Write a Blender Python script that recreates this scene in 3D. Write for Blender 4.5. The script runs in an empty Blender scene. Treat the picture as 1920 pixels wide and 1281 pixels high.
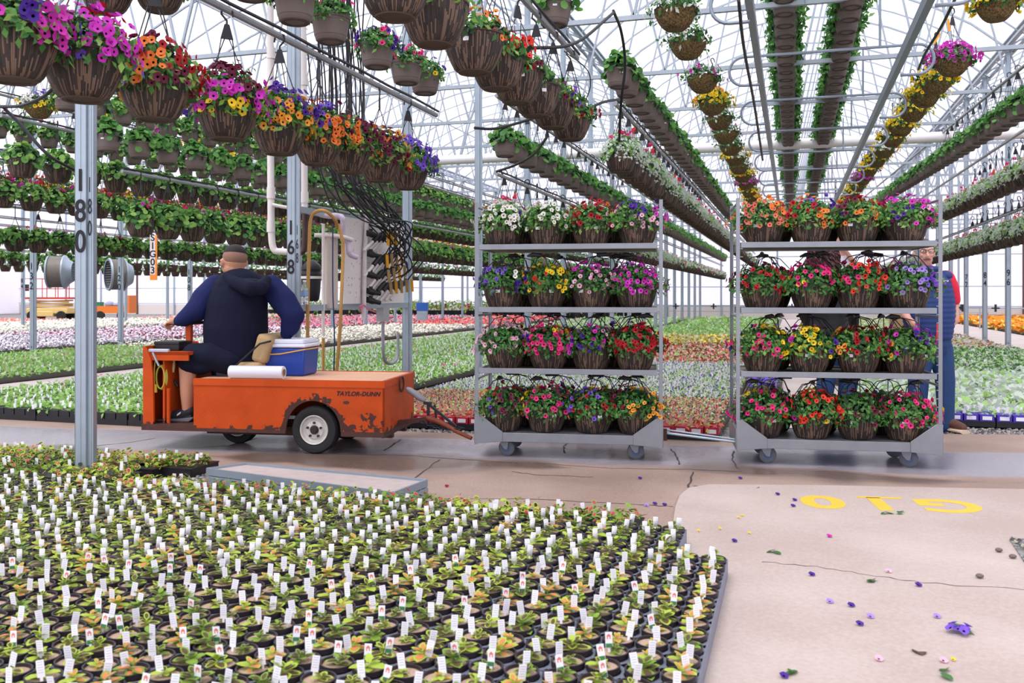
SKY = 1.2; EXPO = .62
import bpy, math, random
import numpy as np
from mathutils import Vector, Matrix
random.seed(7); RNG = np.random.default_rng(11)
PI = math.pi
COL = bpy.context.scene.collection
# ------------------------------------------------------------------ camera model
A = math.radians(17.16); CA, SA = math.cos(A), math.sin(A)
F = 1700.0; HY = 552.0; CH = 1.15
def cam2w(u, d, z): return Vector((u*CA - d*SA, u*SA + d*CA, z))
def W(px, py, d):                       # photo pixel + depth -> world
    return cam2w((px-960)/F*d, d, CH + (HY-py)*d/F)
def G(px, py, z=0.0):                   # photo pixel on the plane of height z
    d = (CH-z)*F/(py-HY); return cam2w((px-960)/F*d, d, z)
def proj(x, y, z):
    u = x*CA + y*SA; d = -x*SA + y*CA
    if d < .3: return (-9999, -9999, d)
    return (960 + F*u/d, HY + F*(CH-z)/d, d)
def seen(x, y, z, m=150):
    p = proj(x, y, z); return -m < p[0] < 1920+m and -m < p[1] < 1281+m
# train frame (cart and trolleys): x along the train, y away from the camera
TB = math.radians(9.1); TC, TS = math.cos(TB), math.sin(TB)
TO = cam2w(-.264, 6.40, 0); TR = A - TB
def TL(px, py, yl):                     # pixel at train-frame depth yl -> train-local x, y, z
    t = (px-960)/F; x = ((6.40+TC*yl)*t + .264 - TS*yl)/(TC + TS*t); d = 6.40 - TS*x + TC*yl
    return Vector((x, yl, CH + (HY-py)*d/F))
TM = Matrix.Translation(TO) @ Matrix.Rotation(TR, 4, 'Z')
# ------------------------------------------------------------------ materials
def lin(c): return c/12.92 if c <= .04045 else ((c+.055)/1.055)**2.4
def rgb(h):
    if isinstance(h, str): h = h.lstrip('#'); h = tuple(int(h[i:i+2], 16)/255 for i in (0, 2, 4))
    return (lin(h[0]), lin(h[1]), lin(h[2]), 1)
MATS = {}
def mat(name, col, rough=.6, metal=0, noise=0, nscale=8, bump=0, bscale=40, trans=0, coat=0, spec=.4):
    if name in MATS: return MATS[name]
    m = bpy.data.materials.new(name); m.use_nodes = True; nt = m.node_tree; N, L = nt.nodes, nt.links
    b = N['Principled BSDF']; c = rgb(col); b.inputs['Base Color'].default_value = c
    b.inputs['Roughness'].default_value = rough; b.inputs['Metallic'].default_value = metal
    b.inputs['Specular IOR Level'].default_value = spec
    tc = N.new('ShaderNodeTexCoord')
    if noise:
        n = N.new('ShaderNodeTexNoise'); n.inputs['Scale'].default_value = nscale; n.inputs['Detail'].default_value = 4
        L.new(tc.outputs['Object'], n.inputs['Vector'])
        mx = N.new('ShaderNodeMix'); mx.data_type = 'RGBA'
        mx.inputs[6].default_value = tuple(v*(1-noise) for v in c[:3])+(1,); mx.inputs[7].default_value = tuple(min(1, v*(1+noise)) for v in c[:3])+(1,)
        L.new(n.outputs['Fac'], mx.inputs[0]); L.new(mx.outputs[2], b.inputs['Base Color'])
    if bump:
        n2 = N.new('ShaderNodeTexNoise'); n2.inputs['Scale'].default_value = bscale; L.new(tc.outputs['Object'], n2.inputs['Vector'])
        bp = N.new('ShaderNodeBump'); bp.inputs['Strength'].default_value = bump; bp.inputs['Distance'].default_value = .01
        L.new(n2.outputs['Fac'], bp.inputs['Height']); L.new(bp.outputs[0], b.inputs['Normal'])
    if coat: b.inputs['Coat Weight'].default_value = coat
    if trans:
        t = N.new('ShaderNodeBsdfTranslucent'); ms = N.new('ShaderNodeMixShader'); ms.inputs[0].default_value = trans
        src = mx.outputs[2] if noise else None
        if src: L.new(src, t.inputs['Color'])
        else: t.inputs['Color'].default_value = c
        L.new(b.outputs[0], ms.inputs[1]); L.new(t.outputs[0], ms.inputs[2]); L.new(ms.outputs[0], N['Material Output'].inputs['Surface'])
    MATS[name] = m; return m
leaf_d = mat('leaf_dark', '#4a8240', .5, noise=.3, nscale=14, trans=.4)
leaf_m = mat('leaf_mid', '#70a854', .5, noise=.3, nscale=14, trans=.45)
leaf_l = mat('leaf_light', '#93be5c', .5, noise=.25, nscale=14, trans=.35)
leaf_y = mat('leaf_lime', '#a8c14e', .5, noise=.25, nscale=14, trans=.35)
leaf_w = mat('leaf_dusty', '#dde8dc', .6, noise=.15, nscale=14, trans=.4)
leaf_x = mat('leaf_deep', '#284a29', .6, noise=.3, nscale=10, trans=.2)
soil = mat('potting_soil', '#6d5348', .95, noise=.5, nscale=120, bump=.6, bscale=160)
soil_l = mat('potting_soil_pale', '#b89c88', .95, noise=.5, nscale=150, bump=.6, bscale=160)
FL = {}
for k, c in dict(white='#f3efe8', purple='#4b2393', violet='#7d57cf', lavender='#a98be0', red='#b01525', scarlet='#e8402c', orange='#f2853a',
                 amber='#f7a63c', yellow='#f7d026', hot='#ea2f80', magenta='#cf30b0', fuchsia='#d636c4', pink='#f0b9d0', wine='#6c1c3c', coral='#ef7b6a').items():
    FL[k] = mat('petal_'+k, c, .55, noise=.12, nscale=30, trans=.3)
throat_d = mat('throat_dark', '#5d1c26', .6); throat_y = mat('throat_yellow', '#e9cf4a', .6); throat_p = mat('throat_purple', '#3a1a55', .6)
galv = mat('galvanized_steel', '#a3b0bb', .42, .55, noise=.12, nscale=9, bump=.05, bscale=60)
galv_d = mat('galvanized_steel_dull', '#a3adb8', .55, .3, noise=.15, nscale=7)
trol = mat('trolley_zinc', '#8b8f96', .4, .55, noise=.15, nscale=12)
blackp = mat('black_plastic', '#1c1c21', .45, noise=.1)
trayp = mat('tray_plastic', '#747a8a', .45, noise=.12, nscale=20)
rubber = mat('rubber', '#1e1e20', .75, noise=.15, nscale=30)
pvc = mat('white_pvc', '#dcd6d2', .45, noise=.08, nscale=5)
pvc_b = mat('stained_pvc', '#cfc6c4', .5, noise=.2, nscale=14)
potg = mat('pot_taupe', '#6f625e', .6, noise=.06, nscale=12)
tagw = mat('tag_white', '#eceaf2', .5)
white = mat('white_paint', '#e9e6ea', .5)
tagline = mat('tag_print', '#b9b7c4', .6)
ink = mat('black_ink', '#1d1d22', .6)
pink_rib = mat('pink_ribbon', '#f06aa0', .6)
def nodes(name):
    m = bpy.data.materials.new(name); m.use_nodes = True; nt = m.node_tree
    return m, nt.nodes, nt.links, nt.nodes['Principled BSDF']
def mathn(N, L, op, a, b=None, c=None):
    n = N.new('ShaderNodeMath'); n.operation = op
    for i, v in enumerate((a, b, c)):
        if v is None: continue
        if isinstance(v, (int, float)): n.inputs[i].default_value = v
        else: L.new(v, n.inputs[i])
    return n.outputs[0]
def striped(name, c1, c2, cm, rib, zlen, bias=0.):
    m, N, L, b = nodes(name); tc = N.new('ShaderNodeTexCoord'); s = N.new('ShaderNodeSeparateXYZ'); L.new(tc.outputs['Object'], s.inputs[0])
    ang = mathn(N, L, 'ARCTAN2', s.outputs[1], s.outputs[0]); av = mathn(N, L, 'MULTIPLY', ang, rib/(2*PI))
    zz = mathn(N, L, 'MULTIPLY', s.outputs[2], 1/zlen)
    cell = mathn(N, L, 'FLOOR', av); wn = N.new('ShaderNodeTexWhiteNoise'); wn.noise_dimensions = '1D'; L.new(cell, wn.inputs['W'])
    z2 = mathn(N, L, 'ADD', zz, mathn(N, L, 'MULTIPLY', wn.outputs['Value'], 7.)); zc = mathn(N, L, 'FLOOR', z2)
    cv = N.new('ShaderNodeCombineXYZ'); L.new(cell, cv.inputs[0]); L.new(zc, cv.inputs[1])
    w2 = N.new('ShaderNodeTexWhiteNoise'); w2.noise_dimensions = '3D'; L.new(cv.outputs[0], w2.inputs['Vector'])
    r = N.new('ShaderNodeValToRGB'); r.color_ramp.interpolation = 'CONSTANT'
    e = r.color_ramp.elements; e[0].color = rgb(c1); e[0].position = 0; e[1].color = rgb(c2); e[1].position = .62+bias
    n = e.new(.33); n.color = rgb(cm); L.new(w2.outputs['Value'], r.inputs[0])
    fr = mathn(N, L, 'FRACT', av); edge = mathn(N, L, 'PINGPONG', fr, .5)
    mx = N.new('ShaderNodeMix'); mx.data_type = 'RGBA'; mx.inputs[6].default_value = rgb('#1f1614')
    L.new(mathn(N, L, 'MULTIPLY', edge, 6.), mx.inputs[0]); mx.clamp_factor = True; L.new(r.outputs[0], mx.inputs[7]); L.new(mx.outputs[2], b.inputs['Base Color'])
    bp = N.new('ShaderNodeBump'); bp.inputs['Strength'].default_value = .6; bp.inputs['Distance'].default_value = .004
    L.new(edge, bp.inputs['Height']); L.new(bp.outputs[0], b.inputs['Normal']); b.inputs['Roughness'].default_value = .62
    return m
pot_str = striped('basket_striped', '#261e1b', '#775f4e', '#3a2e2a', 128, .06, .04)
pot_wick = striped('basket_wicker', '#2a201e', '#6a5446', '#3b2d29', 84, .12, .04)
def coco():
    m, N, L, b = nodes('coco_fibre'); tc = N.new('ShaderNodeTexCoord'); n = N.new('ShaderNodeTexNoise'); n.inputs['Scale'].default_value = 60; n.inputs['Detail'].default_value = 6
    L.new(tc.outputs['Object'], n.inputs['Vector']); r = N.new('ShaderNodeValToRGB'); e = r.color_ramp.elements
    e[0].position = .35; e[0].color = rgb('#3b2b1c'); e[1].position = .7; e[1].color = rgb('#8c7546'); L.new(n.outputs['Fac'], r.inputs[0]); L.new(r.outputs[0], b.inputs['Base Color'])
    bp = N.new('ShaderNodeBump'); bp.inputs['Strength'].default_value = 1; bp.inputs['Distance'].default_value = .01; L.new(n.outputs['Fac'], bp.inputs['Height']); L.new(bp.outputs[0], b.inputs['Normal'])
    b.inputs['Roughness'].default_value = .95; return m
cocom = coco()
# ------------------------------------------------------------------ object helpers
def fin(o, parent=None, kind=None):
    COL.objects.link(o)
    if parent: o.parent = parent
    if kind: o['kind'] = kind
    return o
def tag(o, label=None, cat=None, group=None, kind=None):
    if label: o['label'] = label
    if cat: o['category'] = cat
    if group: o['group'] = group
    if kind: o['kind'] = kind
    return o
def thing(name, label, cat, loc=(0, 0, 0), rotz=0, group=None, kind=None):
    o = bpy.data.objects.new(name, None); o.empty_display_size = .1; COL.objects.link(o); o.location = loc; o.rotation_euler = (0, 0, rotz)
    return tag(o, label, cat, group, kind)
def put(name, me, parent=None, loc=None, rotz=0, label=None, kind=None, scale=None):
    o = bpy.data.objects.new(name, me); COL.objects.link(o)
    if parent: o.parent = parent
    if loc is not None: o.location = loc
    if rotz: o.rotation_euler = (0, 0, rotz)
    if scale: o.scale = (scale,)*3 if isinstance(scale, (int, float)) else scale
    if label: o['label'] = label
    if kind: o['kind'] = kind
    return o
class MB:
    def __init__(s): s.v = []; s.f = []; s.m = []; s.mats = []; s.cur = 0
    def mat(s, m):
        if m not in s.mats: s.mats.append(m)
        s.cur = s.mats.index(m); return s
    def face(s, idx): s.f.append(tuple(idx)); s.m.append(s.cur)
    def add(s, vs, fs):
        o = len(s.v); s.v += [tuple(v) for v in vs]
        for f in fs: s.face([i+o for i in f])
        return s
    def box(s, c, d, R=None):
        vs = [Vector((x*d[0]/2, y*d[1]/2, z*d[2]/2)) for x in (-1, 1) for y in (-1, 1) for z in (-1, 1)]
        if R: vs = [R @ v for v in vs]
        return s.add([v+Vector(c) for v in vs], [(0, 1, 3, 2), (4, 6, 7, 5), (0, 4, 5, 1), (2, 3, 7, 6), (0, 2, 6, 4), (1, 5, 7, 3)])
    def bb(s, x0, x1, y0, y1, z0, z1): return s.box(((x0+x1)/2, (y0+y1)/2, (z0+z1)/2), (abs(x1-x0), abs(y1-y0), abs(z1-z0)))
    def beam(s, p, q, w, h=None):
        p, q = Vector(p), Vector(q); d = q-p; l = d.length
        if l < 1e-6: return s
        d.normalize(); up = Vector((0, 0, 1)) if abs(d.z) < .98 else Vector((0, 1, 0)); x = d.cross(up).normalized(); y = x.cross(d)
        R = Matrix((x, d, y)).transposed(); return s.box((p+q)/2, (w, l, h or w), R)
    def path(s, pts, r, seg=8, cap=True, ell=None):
        pts = [Vector(p) for p in pts]; n = len(pts); rs = r if isinstance(r, (list, tuple)) else [r]*n
        o = len(s.v); up = None
        for i, p in enumerate(pts):
            t = (pts[min(i+1, n-1)]-pts[max(i-1, 0)]).normalized()
            if up is None:
                a = Vector((0, 0, 1)) if abs(t.z) < .9 else Vector((0, 1, 0)); up = (a-t*a.dot(t)).normalized()
            else: up = (up-t*up.dot(t)).normalized()
            b = t.cross(up); e = ell or (1, 1)
            for k in range(seg):
                a = 2*PI*k/seg; s.v.append(tuple(p+(up*math.cos(a)*e[0]+b*math.sin(a)*e[1])*rs[i]))
        for i in range(n-1):
            for k in range(seg):
                s.face((o+i*seg+k, o+i*seg+(k+1) % seg, o+(i+1)*seg+(k+1) % seg, o+(i+1)*seg+k))
        if cap: s.face([o+k for k in range(seg)][::-1]); s.face([o+(n-1)*seg+k for k in range(seg)])
        return s
    def cyl(s, p, q, r, seg=12, r2=None, cap=True): return s.path([p, q], [r, r if r2 is None else r2], seg, cap)
    def lathe(s, prof, seg=24, c=(0, 0, 0), R=None, close=False):
        o = len(s.v); c = Vector(c)
        for r, z in prof:
            for k in range(seg):
                a = 2*PI*k/seg; v = Vector((r*math.cos(a), r*math.sin(a), z))
                s.v.append(tuple((R @ v if R else v)+c))
        n = len(prof)
        for i in range(n-1):
            for k in range(seg): s.face((o+i*seg+k, o+i*seg+(k+1) % seg, o+(i+1)*seg+(k+1) % seg, o+(i+1)*seg+k))
        if close: s.face([o+k for k in range(seg)][::-1]); s.face([o+(n-1)*seg+k for k in range(seg)])
        return s
    def prism(s, pts, ax, a, b):          # 2D outline extruded along axis ax ('x','y','z')
        def P(u, v, w): return {'x': (w, u, v), 'y': (u, w, v), 'z': (u, v, w)}[ax]
        n = len(pts); o = len(s.v)
        for w in (a, b): s.v += [P(u, v, w) for u, v in pts]
        s.face(range(o, o+n)); s.face(range(o+2*n-1, o+n-1, -1))
        for i in range(n): s.face((o+i, o+n+i, o+n+(i+1) % n, o+(i+1) % n))
        return s
    def ball(s, c, r, seg=12, rings=8):
        r = (r, r, r) if isinstance(r, (int, float)) else r; o = len(s.v); c = Vector(c)
        for i in range(1, rings):
            th = PI*i/rings
            for k in range(seg):
                a = 2*PI*k/seg; s.v.append((c.x+r[0]*math.sin(th)*math.cos(a), c.y+r[1]*math.sin(th)*math.sin(a), c.z+r[2]*math.cos(th)))
        t = len(s.v); s.v += [(c.x, c.y, c.z+r[2]), (c.x, c.y, c.z-r[2])]
        for i in range(rings-2):
            for k in range(seg): s.face((o+i*seg+k, o+(i+1)*seg+k, o+(i+1)*seg+(k+1) % seg, o+i*seg+(k+1) % seg))
        for k in range(seg):
            s.face((t, o+k, o+(k+1) % seg)); q = o+(rings-2)*seg; s.face((t+1, q+(k+1) % seg, q+k))
        return s
    def mesh(s, name, smooth=True):
        me = bpy.data.meshes.new(name); me.from_pydata(s.v, [], s.f)
        for m in s.mats: me.materials.append(m)
        me.polygons.foreach_set('material_index', s.m); me.validate(); me.update()
        if smooth: me.shade_smooth(); me.set_sharp_from_angle(angle=math.radians(38))
        return me
    def build(s, name, parent=None, loc=None, rotz=0, label=None, kind=None, smooth=True, bevel=0):
        o = put(name, s.mesh(name, smooth), parent, loc, rotz, label, kind)
        if bevel:
            b = o.modifiers.new('bevel', 'BEVEL'); b.width = bevel; b.segments = 2; b.limit_method = 'ANGLE'
        return o
def mk(m): return MB().mat(m)
# numpy scatter mesh
class NPM:
    def __init__(s): s.V = []; s.L = []; s.T = []; s.M = []; s.n = 0; s.mats = []
    def slot(s, m):
        if m not in s.mats: s.mats.append(m)
        return s.mats.index(m)
    def add(s, tp, pos, R, scale, mats):
        n = len(pos)
        if n == 0: return s
        v, fs = tp; v = np.asarray(v, float); k = len(v); sc = np.broadcast_to(np.asarray(scale, float), (n,))
        V = np.einsum('nij,kj->nki', R*sc[:, None, None], v)+pos[:, None, :]
        lo = np.array([i for f in fs for i in f]); to = np.array([len(f) for f in fs])
        s.V.append(V.reshape(-1, 3)); s.L.append((lo[None]+s.n+k*np.arange(n)[:, None]).ravel()); s.T.append(np.tile(to, n))
        mm = [s.slot(m) for m in (mats if isinstance(mats, (list, tuple)) else [mats]*len(fs))]
        s.M.append(np.tile(np.array(mm), n)); s.n += n*k; return s
    def mesh(s, name, smooth=False):
        me = bpy.data.meshes.new(name); V = np.concatenate(s.V); L = np.concatenate(s.L); T = np.concatenate(s.T); M = np.concatenate(s.M)
        me.vertices.add(len(V)); me.vertices.foreach_set('co', V.ravel()); me.loops.add(len(L)); me.loops.foreach_set('vertex_index', L.astype(np.int32))
        me.polygons.add(len(T)); st = np.concatenate([[0], np.cumsum(T)[:-1]]); me.polygons.foreach_set('loop_start', st.astype(np.int32)); me.polygons.foreach_set('loop_total', T.astype(np.int32))
        for m in s.mats: me.materials.append(m)
        me.polygons.foreach_set('material_index', M.astype(np.int32)); me.update(calc_edges=True); me.validate()
        if smooth: me.shade_smooth()
        return me
def unit(a): return a/np.maximum(np.linalg.norm(a, axis=1, keepdims=True), 1e-9)
def frames(Z, rng, Y=None):
    Z = unit(np.asarray(Z, float)); h = rng.normal(size=Z.shape) if Y is None else np.asarray(Y, float)
    X = unit(np.cross(h, Z)); Yv = np.cross(Z, X); return np.stack([X, Yv, Z], axis=2)
LEAF = ([(0, 0, 0), (.27, .45, .07), (0, 1, -.06), (-.27, .45, .07)], [(0, 1, 2, 3)])
ROUND = ([(0, .45, -.05)]+[(.52*math.sin(2*PI*(k+.5)/8), .45-.52*math.cos(2*PI*(k+.5)/8), .07 if k % 2 else .02) for k in range(8)], [(0, k+1, (k+1) % 8+1) for k in range(8)])
_o = [(math.cos(2*PI*k/10)*(1 if k % 2 else .86)*.5, math.sin(2*PI*k/10)*(1 if k % 2 else .86)*.5, .08) for k in range(10)]
_i = [(math.cos(2*PI*k/5)*.14, math.sin(2*PI*k/5)*.14, -.06) for k in range(5)]
PET = (_i+_o, [(k, 5+2*k, 5+2*k+1, 5+(2*k+2) % 10, (k+1) % 5) for k in range(5)]+[(4, 3, 2, 1, 0)])
DISC = ([(math.cos(2*PI*k/5)*.5, math.sin(2*PI*k/5)*.5, 0) for k in range(5)], [(0, 1, 2, 3, 4)])
def throat_of(c): return {'orange': throat_d, 'amber': throat_d, 'scarlet': throat_d, 'pink': throat_p, 'hot': throat_d, 'magenta': throat_p, 'fuchsia': throat_p, 'violet': throat_p, 'purple': throat_p,
                          'lavender': throat_p, 'white': throat_y, 'yellow': throat_y, 'red': throat_d}.get(c, throat_d)
def dome(rng, n, R, H, spread=1.3, drop=.3):
    a = rng.uniform(0, 2*PI, n); q = np.sqrt(rng.uniform(0, 1, n)); r = q*R*spread
    z = H*(1-(q**2.6))+rng.normal(0, H*.1, n)
    ov = rng.uniform(0, 1, n) < drop; r = np.where(ov, R*rng.uniform(1.03, spread, n), r); z = np.where(ov, rng.uniform(-.42, .35, n)*H, z)
    bump = 1+.12*np.sin(a*3+rng.uniform(0, 6))+.08*np.sin(a*7+rng.uniform(0, 6)); r = r*bump
    P = np.stack([r*np.cos(a), r*np.sin(a), z], 1)
    N = np.stack([np.cos(a)*(q**1.5+ov*.8), np.sin(a)*(q**1.5+ov*.8), np.where(ov, .25, 1.05-q)], 1)
    return P, unit(N)
def petunia(seed, cols, R=.15, H=.13, nl=420, nf=70, fs=.043, ls=.045, leaves=(leaf_d, leaf_m, leaf_l), spread=1.28, drop=.3, trail=True):
    rng = np.random.default_rng(seed); n = NPM()
    P, N = dome(rng, nl, R, H, spread, drop); P[:, 2] -= .012; nn = unit(N+rng.normal(0, .55, N.shape))
    g = rng.integers(0, len(leaves)+1, nl) % len(leaves)
    for k, lm in enumerate(leaves):
        i = g == k; n.add(LEAF, P[i], frames(nn[i], rng), rng.uniform(.7, 1.3, i.sum())*ls, lm)
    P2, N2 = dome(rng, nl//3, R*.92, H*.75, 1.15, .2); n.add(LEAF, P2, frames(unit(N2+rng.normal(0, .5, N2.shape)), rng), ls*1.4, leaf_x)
    if nf:
        P, N = dome(rng, nf, R*1.05, H*1.08, spread, drop*1.2)
        cs = list(cols); cc = rng.uniform(-1, 1, (9, 3))*[R*1.3, R*1.3, H]; own = [cs[j % len(cs)] for j in range(9)]
        d = ((P[:, None]-cc[None])**2).sum(2)+rng.uniform(0, R*R*.35, (nf, 9)); pick = d.argmin(1)
        for c in set(own):
            i = np.array([own[k] == c for k in pick]); 
            if not i.any(): continue
            n.add(PET, P[i]+N[i]*.012, frames(unit(N[i]+np.array([0, 0, -.15])+rng.normal(0, .3, N[i].shape)), rng), rng.uniform(.8, 1.15, i.sum())*fs, [FL[c]]*5+[throat_of(c)])
    return n.mesh('petunia_foliage')
def geranium(seed, R=.15, H=.17, nl=150, cl=3, cols=('hot',), ls=.062, leaves=(leaf_d, leaf_m, leaf_l), spread=1.25, dusty=0, drop=.22):
    rng = np.random.default_rng(seed); n = NPM(); P, N = dome(rng, nl, R, H, spread, drop); nn = unit(N+np.array([0, 0, .35])+rng.normal(0, .4, N.shape))
    g = rng.integers(0, len(leaves), nl)
    for k, lm in enumerate(leaves):
        i = g == k; n.add(ROUND, P[i], frames(nn[i], rng), rng.uniform(.65, 1.25, i.sum())*ls, lm)
    if dusty:
        P, N = dome(rng, dusty, R*1.05, H*1.02, spread, .35); n.add(LEAF, P, frames(unit(N+rng.normal(0, .6, N.shape)), rng), ls*.7, leaf_w)
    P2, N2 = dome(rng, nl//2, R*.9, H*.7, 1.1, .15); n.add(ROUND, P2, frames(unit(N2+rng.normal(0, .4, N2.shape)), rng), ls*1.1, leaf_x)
    for j in range(cl):
        a = rng.uniform(0, 2*PI); r = R*rng.uniform(.1, 1.05); z = H*rng.uniform(.75, 1.3); c = np.array([r*math.cos(a), r*math.sin(a), z])
        D = unit(rng.normal(0, 1, (16, 3))+[0, 0, .4]); n.add(DISC, c+D*.022, frames(D, rng), .024, FL[cols[j % len(cols)]])
        n.add(([(-.05, 0, 0), (.05, 0, 0), (.05, 0, -2.2), (-.05, 0, -2.2)], [(0, 1, 2, 3)]), c[None], np.eye(3)[None], .03, leaf_l)
    return n.mesh('geranium_foliage')
# pots -------------------------------------------------------------
def pot_mesh(kind):
    m = MB()
    if kind in ('striped', 'wicker', 'basket'):
        R, r, h, pm = {'striped': (.166, .098, .2, pot_str), 'basket': (.145, .1, .175, pot_str), 'wicker': (.155, .105, .19, pot_wick)}[kind]
        pr = [(r*.9, 0), (r, .004)]+[(r+(R-r)*math.sin(PI/2*t)**.85, h*t) for t in (.1, .2, .32, .45, .6, .75, .88)]
        m.mat(pm).lathe(pr+[(R, h*.94)], 36); m.mat(mat('basket_rim', '#43342d', .6)).lathe([(R, h*.94), (R*1.035, h*.95), (R*1.035, h), (R*.97, h), (R*.93, h*.9)], 36)
        m.mat(mat('basket_underside', '#4a3b33', .7)); o = len(m.v); m.v += [(r*.9*math.cos(2*PI*k/18), r*.9*math.sin(2*PI*k/18), 0) for k in range(18)]; m.face(range(o+17, o-1, -1))
        m.lathe([(r*.9, 0), (r*.88, -.006), (r*.7, -.006), (r*.68, .0)], 24)
    elif kind == 'plain':
        R, r, h = .135, .1, .17
        m.mat(potg).lathe([(r*.93, 0), (r, .006), (r*1.06, .03), (r*1.07, .034), (r*1.1, .036), (R*.93, h*.76), (R*.95, h*.77), (R*.955, h*.86), (R, h*.88), (R*1.02, h), (R*.96, h), (R*.93, h*.9)], 32)
        o = len(m.v); m.v += [(r*.93*math.cos(2*PI*k/20), r*.93*math.sin(2*PI*k/20), 0) for k in range(20)]; m.face(range(o+19, o-1, -1))
        m.mat(mat('pot_foot', '#4b403d', .7)).lathe([(r*.9, -.001), (r*.88, -.006), (r*.66, -.006), (r*.64, .0)], 24)
    elif kind == 'coco':
        R, r, h = .17, .07, .17
        pr = [(0.002, 0)]+[(r+(R-r)*math.sin(PI/2*t)**.8, h*t**1.1) for t in (.03, .12, .25, .4, .6, .8, 1)]
        m.mat(cocom).lathe(pr, 28); m.mat(mat('wire', '#2c2c28', .4, .6)).lathe([(R, h), (R*1.03, h*1.0), (R*1.03, h*.97), (R, h*.97)], 28)
        R0 = h*.93
    m.mat(soil); top = h*.9; Rt = {'striped': .154, 'basket': .134, 'wicker': .143, 'plain': .122, 'coco': .16}[kind]; o = len(m.v)
    m.v += [(Rt*math.cos(2*PI*k/20), Rt*math.sin(2*PI*k/20), top) for k in range(20)]; m.face(range(o, o+20))
    return m.mesh(kind+'_pot')
POT = {k: pot_mesh(k) for k in ('striped', 'basket', 'wicker', 'plain', 'coco')}
PH = {'striped': (.2, .166), 'basket': (.175, .145), 'wicker': (.19, .155), 'plain': (.17, .135), 'coco': (.17, .17)}
def hanger_mesh(h, R, drop, big=True):
    m = mk(mat('hanger_plastic', '#25242a', .5)); top = h+drop
    m.prism([(-.034, top-.12), (.034, top-.12), (.026, top-.09), (.012, top-.04), (-.012, top-.04), (-.026, top-.09)], 'x', -.006, .006)
    m.path([(0, 0, top-.045), (0, 0, top-.02), (0, .03, top+.012), (0, .026, top+.045), (0, -.002, top+.055), (0, -.03, top+.035), (0, -.034, top+.005)], .0065, 6)
    for k in range(4):
        a = PI/4+k*PI/2; e = (R*.98*math.cos(a), R*.98*math.sin(a), h*.96)
        s = (0, .03*(1 if math.sin(a) > 0 else -1)*(.4+.6*(k % 2)), top-.118); m.path([s, tuple((s[i]*.45+e[i]*.55) for i in range(3)), e], .0032, 4)
    return m.mesh('basket_hanger')
HANG = {k: hanger_mesh(PH[k][0], PH[k][1], .46) for k in POT}
def lying_hanger():
    m = mk(mat('hanger_plastic', '#25242a', .5)); h, R = .175, .145
    for k in range(5):
        a = PI*.12+k*PI*.4; e = (R*.97*math.cos(a), R*.97*math.sin(a), h*.97)
        m.path([e, (R*.95*math.cos(a), R*.95*math.sin(a), .27), (.5*R*math.cos(a)+.02, .5*R*math.sin(a), .355), (.04, 0, .375)], .0032, 5)
    m.path([(.04, 0, .377), (.1, .01, .384), (.14, .015, .372)], [.012, .016, .006], 6); return m.mesh('basket_hanger')
HANGL = lying_hanger()
stk = MB(); stk.mat(tagw).box((0, 0, 0), (.03, .0015, .026)); stk.mat(tagline)
for q in range(3): stk.box((0, -.0009, -.007+q*.006), (.02-.003*q, .0004, .0016))
STK = stk.mesh('price_tag', False)
def basket(kind, fol, loc, label, rz=None, hang=True, group=None, sticker=False, parts=True, scale=1, name='hanging_basket', cat='hanging basket'):
    rz = random.uniform(0, 6) if rz is None else rz; r = thing(name, label, cat, loc, rz, group)
    if scale != 1: r.scale = (scale,)*3
    put('pot', POT[kind], r); put('foliage', fol, r, (0, 0, PH[kind][0]*.96))
    if hang: put('hanger', HANGL if hang == 2 else HANG[kind], r)
    if sticker:
        h, R = PH[kind]; a = -PI/2+A-rz+random.uniform(-.7, .7); t = .72; rr = {'plain': .124}.get(kind, R*.985)
        o = put('price_tag', STK, r, (rr*math.cos(a)*1.0, rr*math.sin(a), h*t)); o.rotation_euler = (math.radians(-14), 0, a+PI/2)
    return r
ORD = 'first second third fourth fifth sixth seventh eighth ninth tenth eleventh twelfth thirteenth fourteenth fifteenth sixteenth seventeenth eighteenth nineteenth'.split()
def ordw(n):
    if n <= 19: return ORD[n-1]
    t = {2: 'twent', 3: 'thirt', 4: 'fort', 5: 'fift', 6: 'sixt', 7: 'sevent', 8: 'eight'}[n//10]
    return t+'ieth' if n % 10 == 0 else t+'y-'+ORD[n % 10-1]
# ------------------------------------------------------------------ text, train-frame roots, bodies
def txt_mesh(s, size, m, ext=.001, bold=.0, shear=0, sp=1., ls=1.):
    c = bpy.data.curves.new('lettering', 'FONT'); c.body = s; c.size = size; c.extrude = ext; c.offset = bold; c.shear = shear; c.align_x = 'CENTER'; c.align_y = 'CENTER'; c.space_character = sp; c.space_line = ls
    c.materials.append(m); o = bpy.data.objects.new('lettering', c); COL.objects.link(o); bpy.context.view_layer.update()
    me = bpy.data.meshes.new_from_object(o.evaluated_get(bpy.context.evaluated_depsgraph_get())); bpy.data.objects.remove(o); bpy.data.curves.remove(c); me.name = 'lettering'
    return me
def lettering(s, size, m, parent, loc, rot, **k):
    o = put('lettering', txt_mesh(s, size, m, **k), parent, loc); o.rotation_euler = rot; return o
class TP:                                   # a thing whose parts are given in train-frame coordinates
    def __init__(s, name, label, cat, base, group=None):
        s.b = Vector(base); s.o = thing(name, label, cat, TM @ s.b, TR, group)
    def part(s, m, name, parent=None, **k):
        m.v = [tuple(Vector(v)-s.b) for v in m.v]; return m.build(name, parent or s.o, **k)
def chain(m, pts, rs, ell=None, seg=14, ends=True):
    m.path(pts, rs, seg, ell=ell)
    if ends:
        for p, r in zip(pts, rs):
            m.ball(p, r if not ell else (r*ell[1], r*ell[0], r*min(ell)), 12, 8)
    return m
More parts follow.
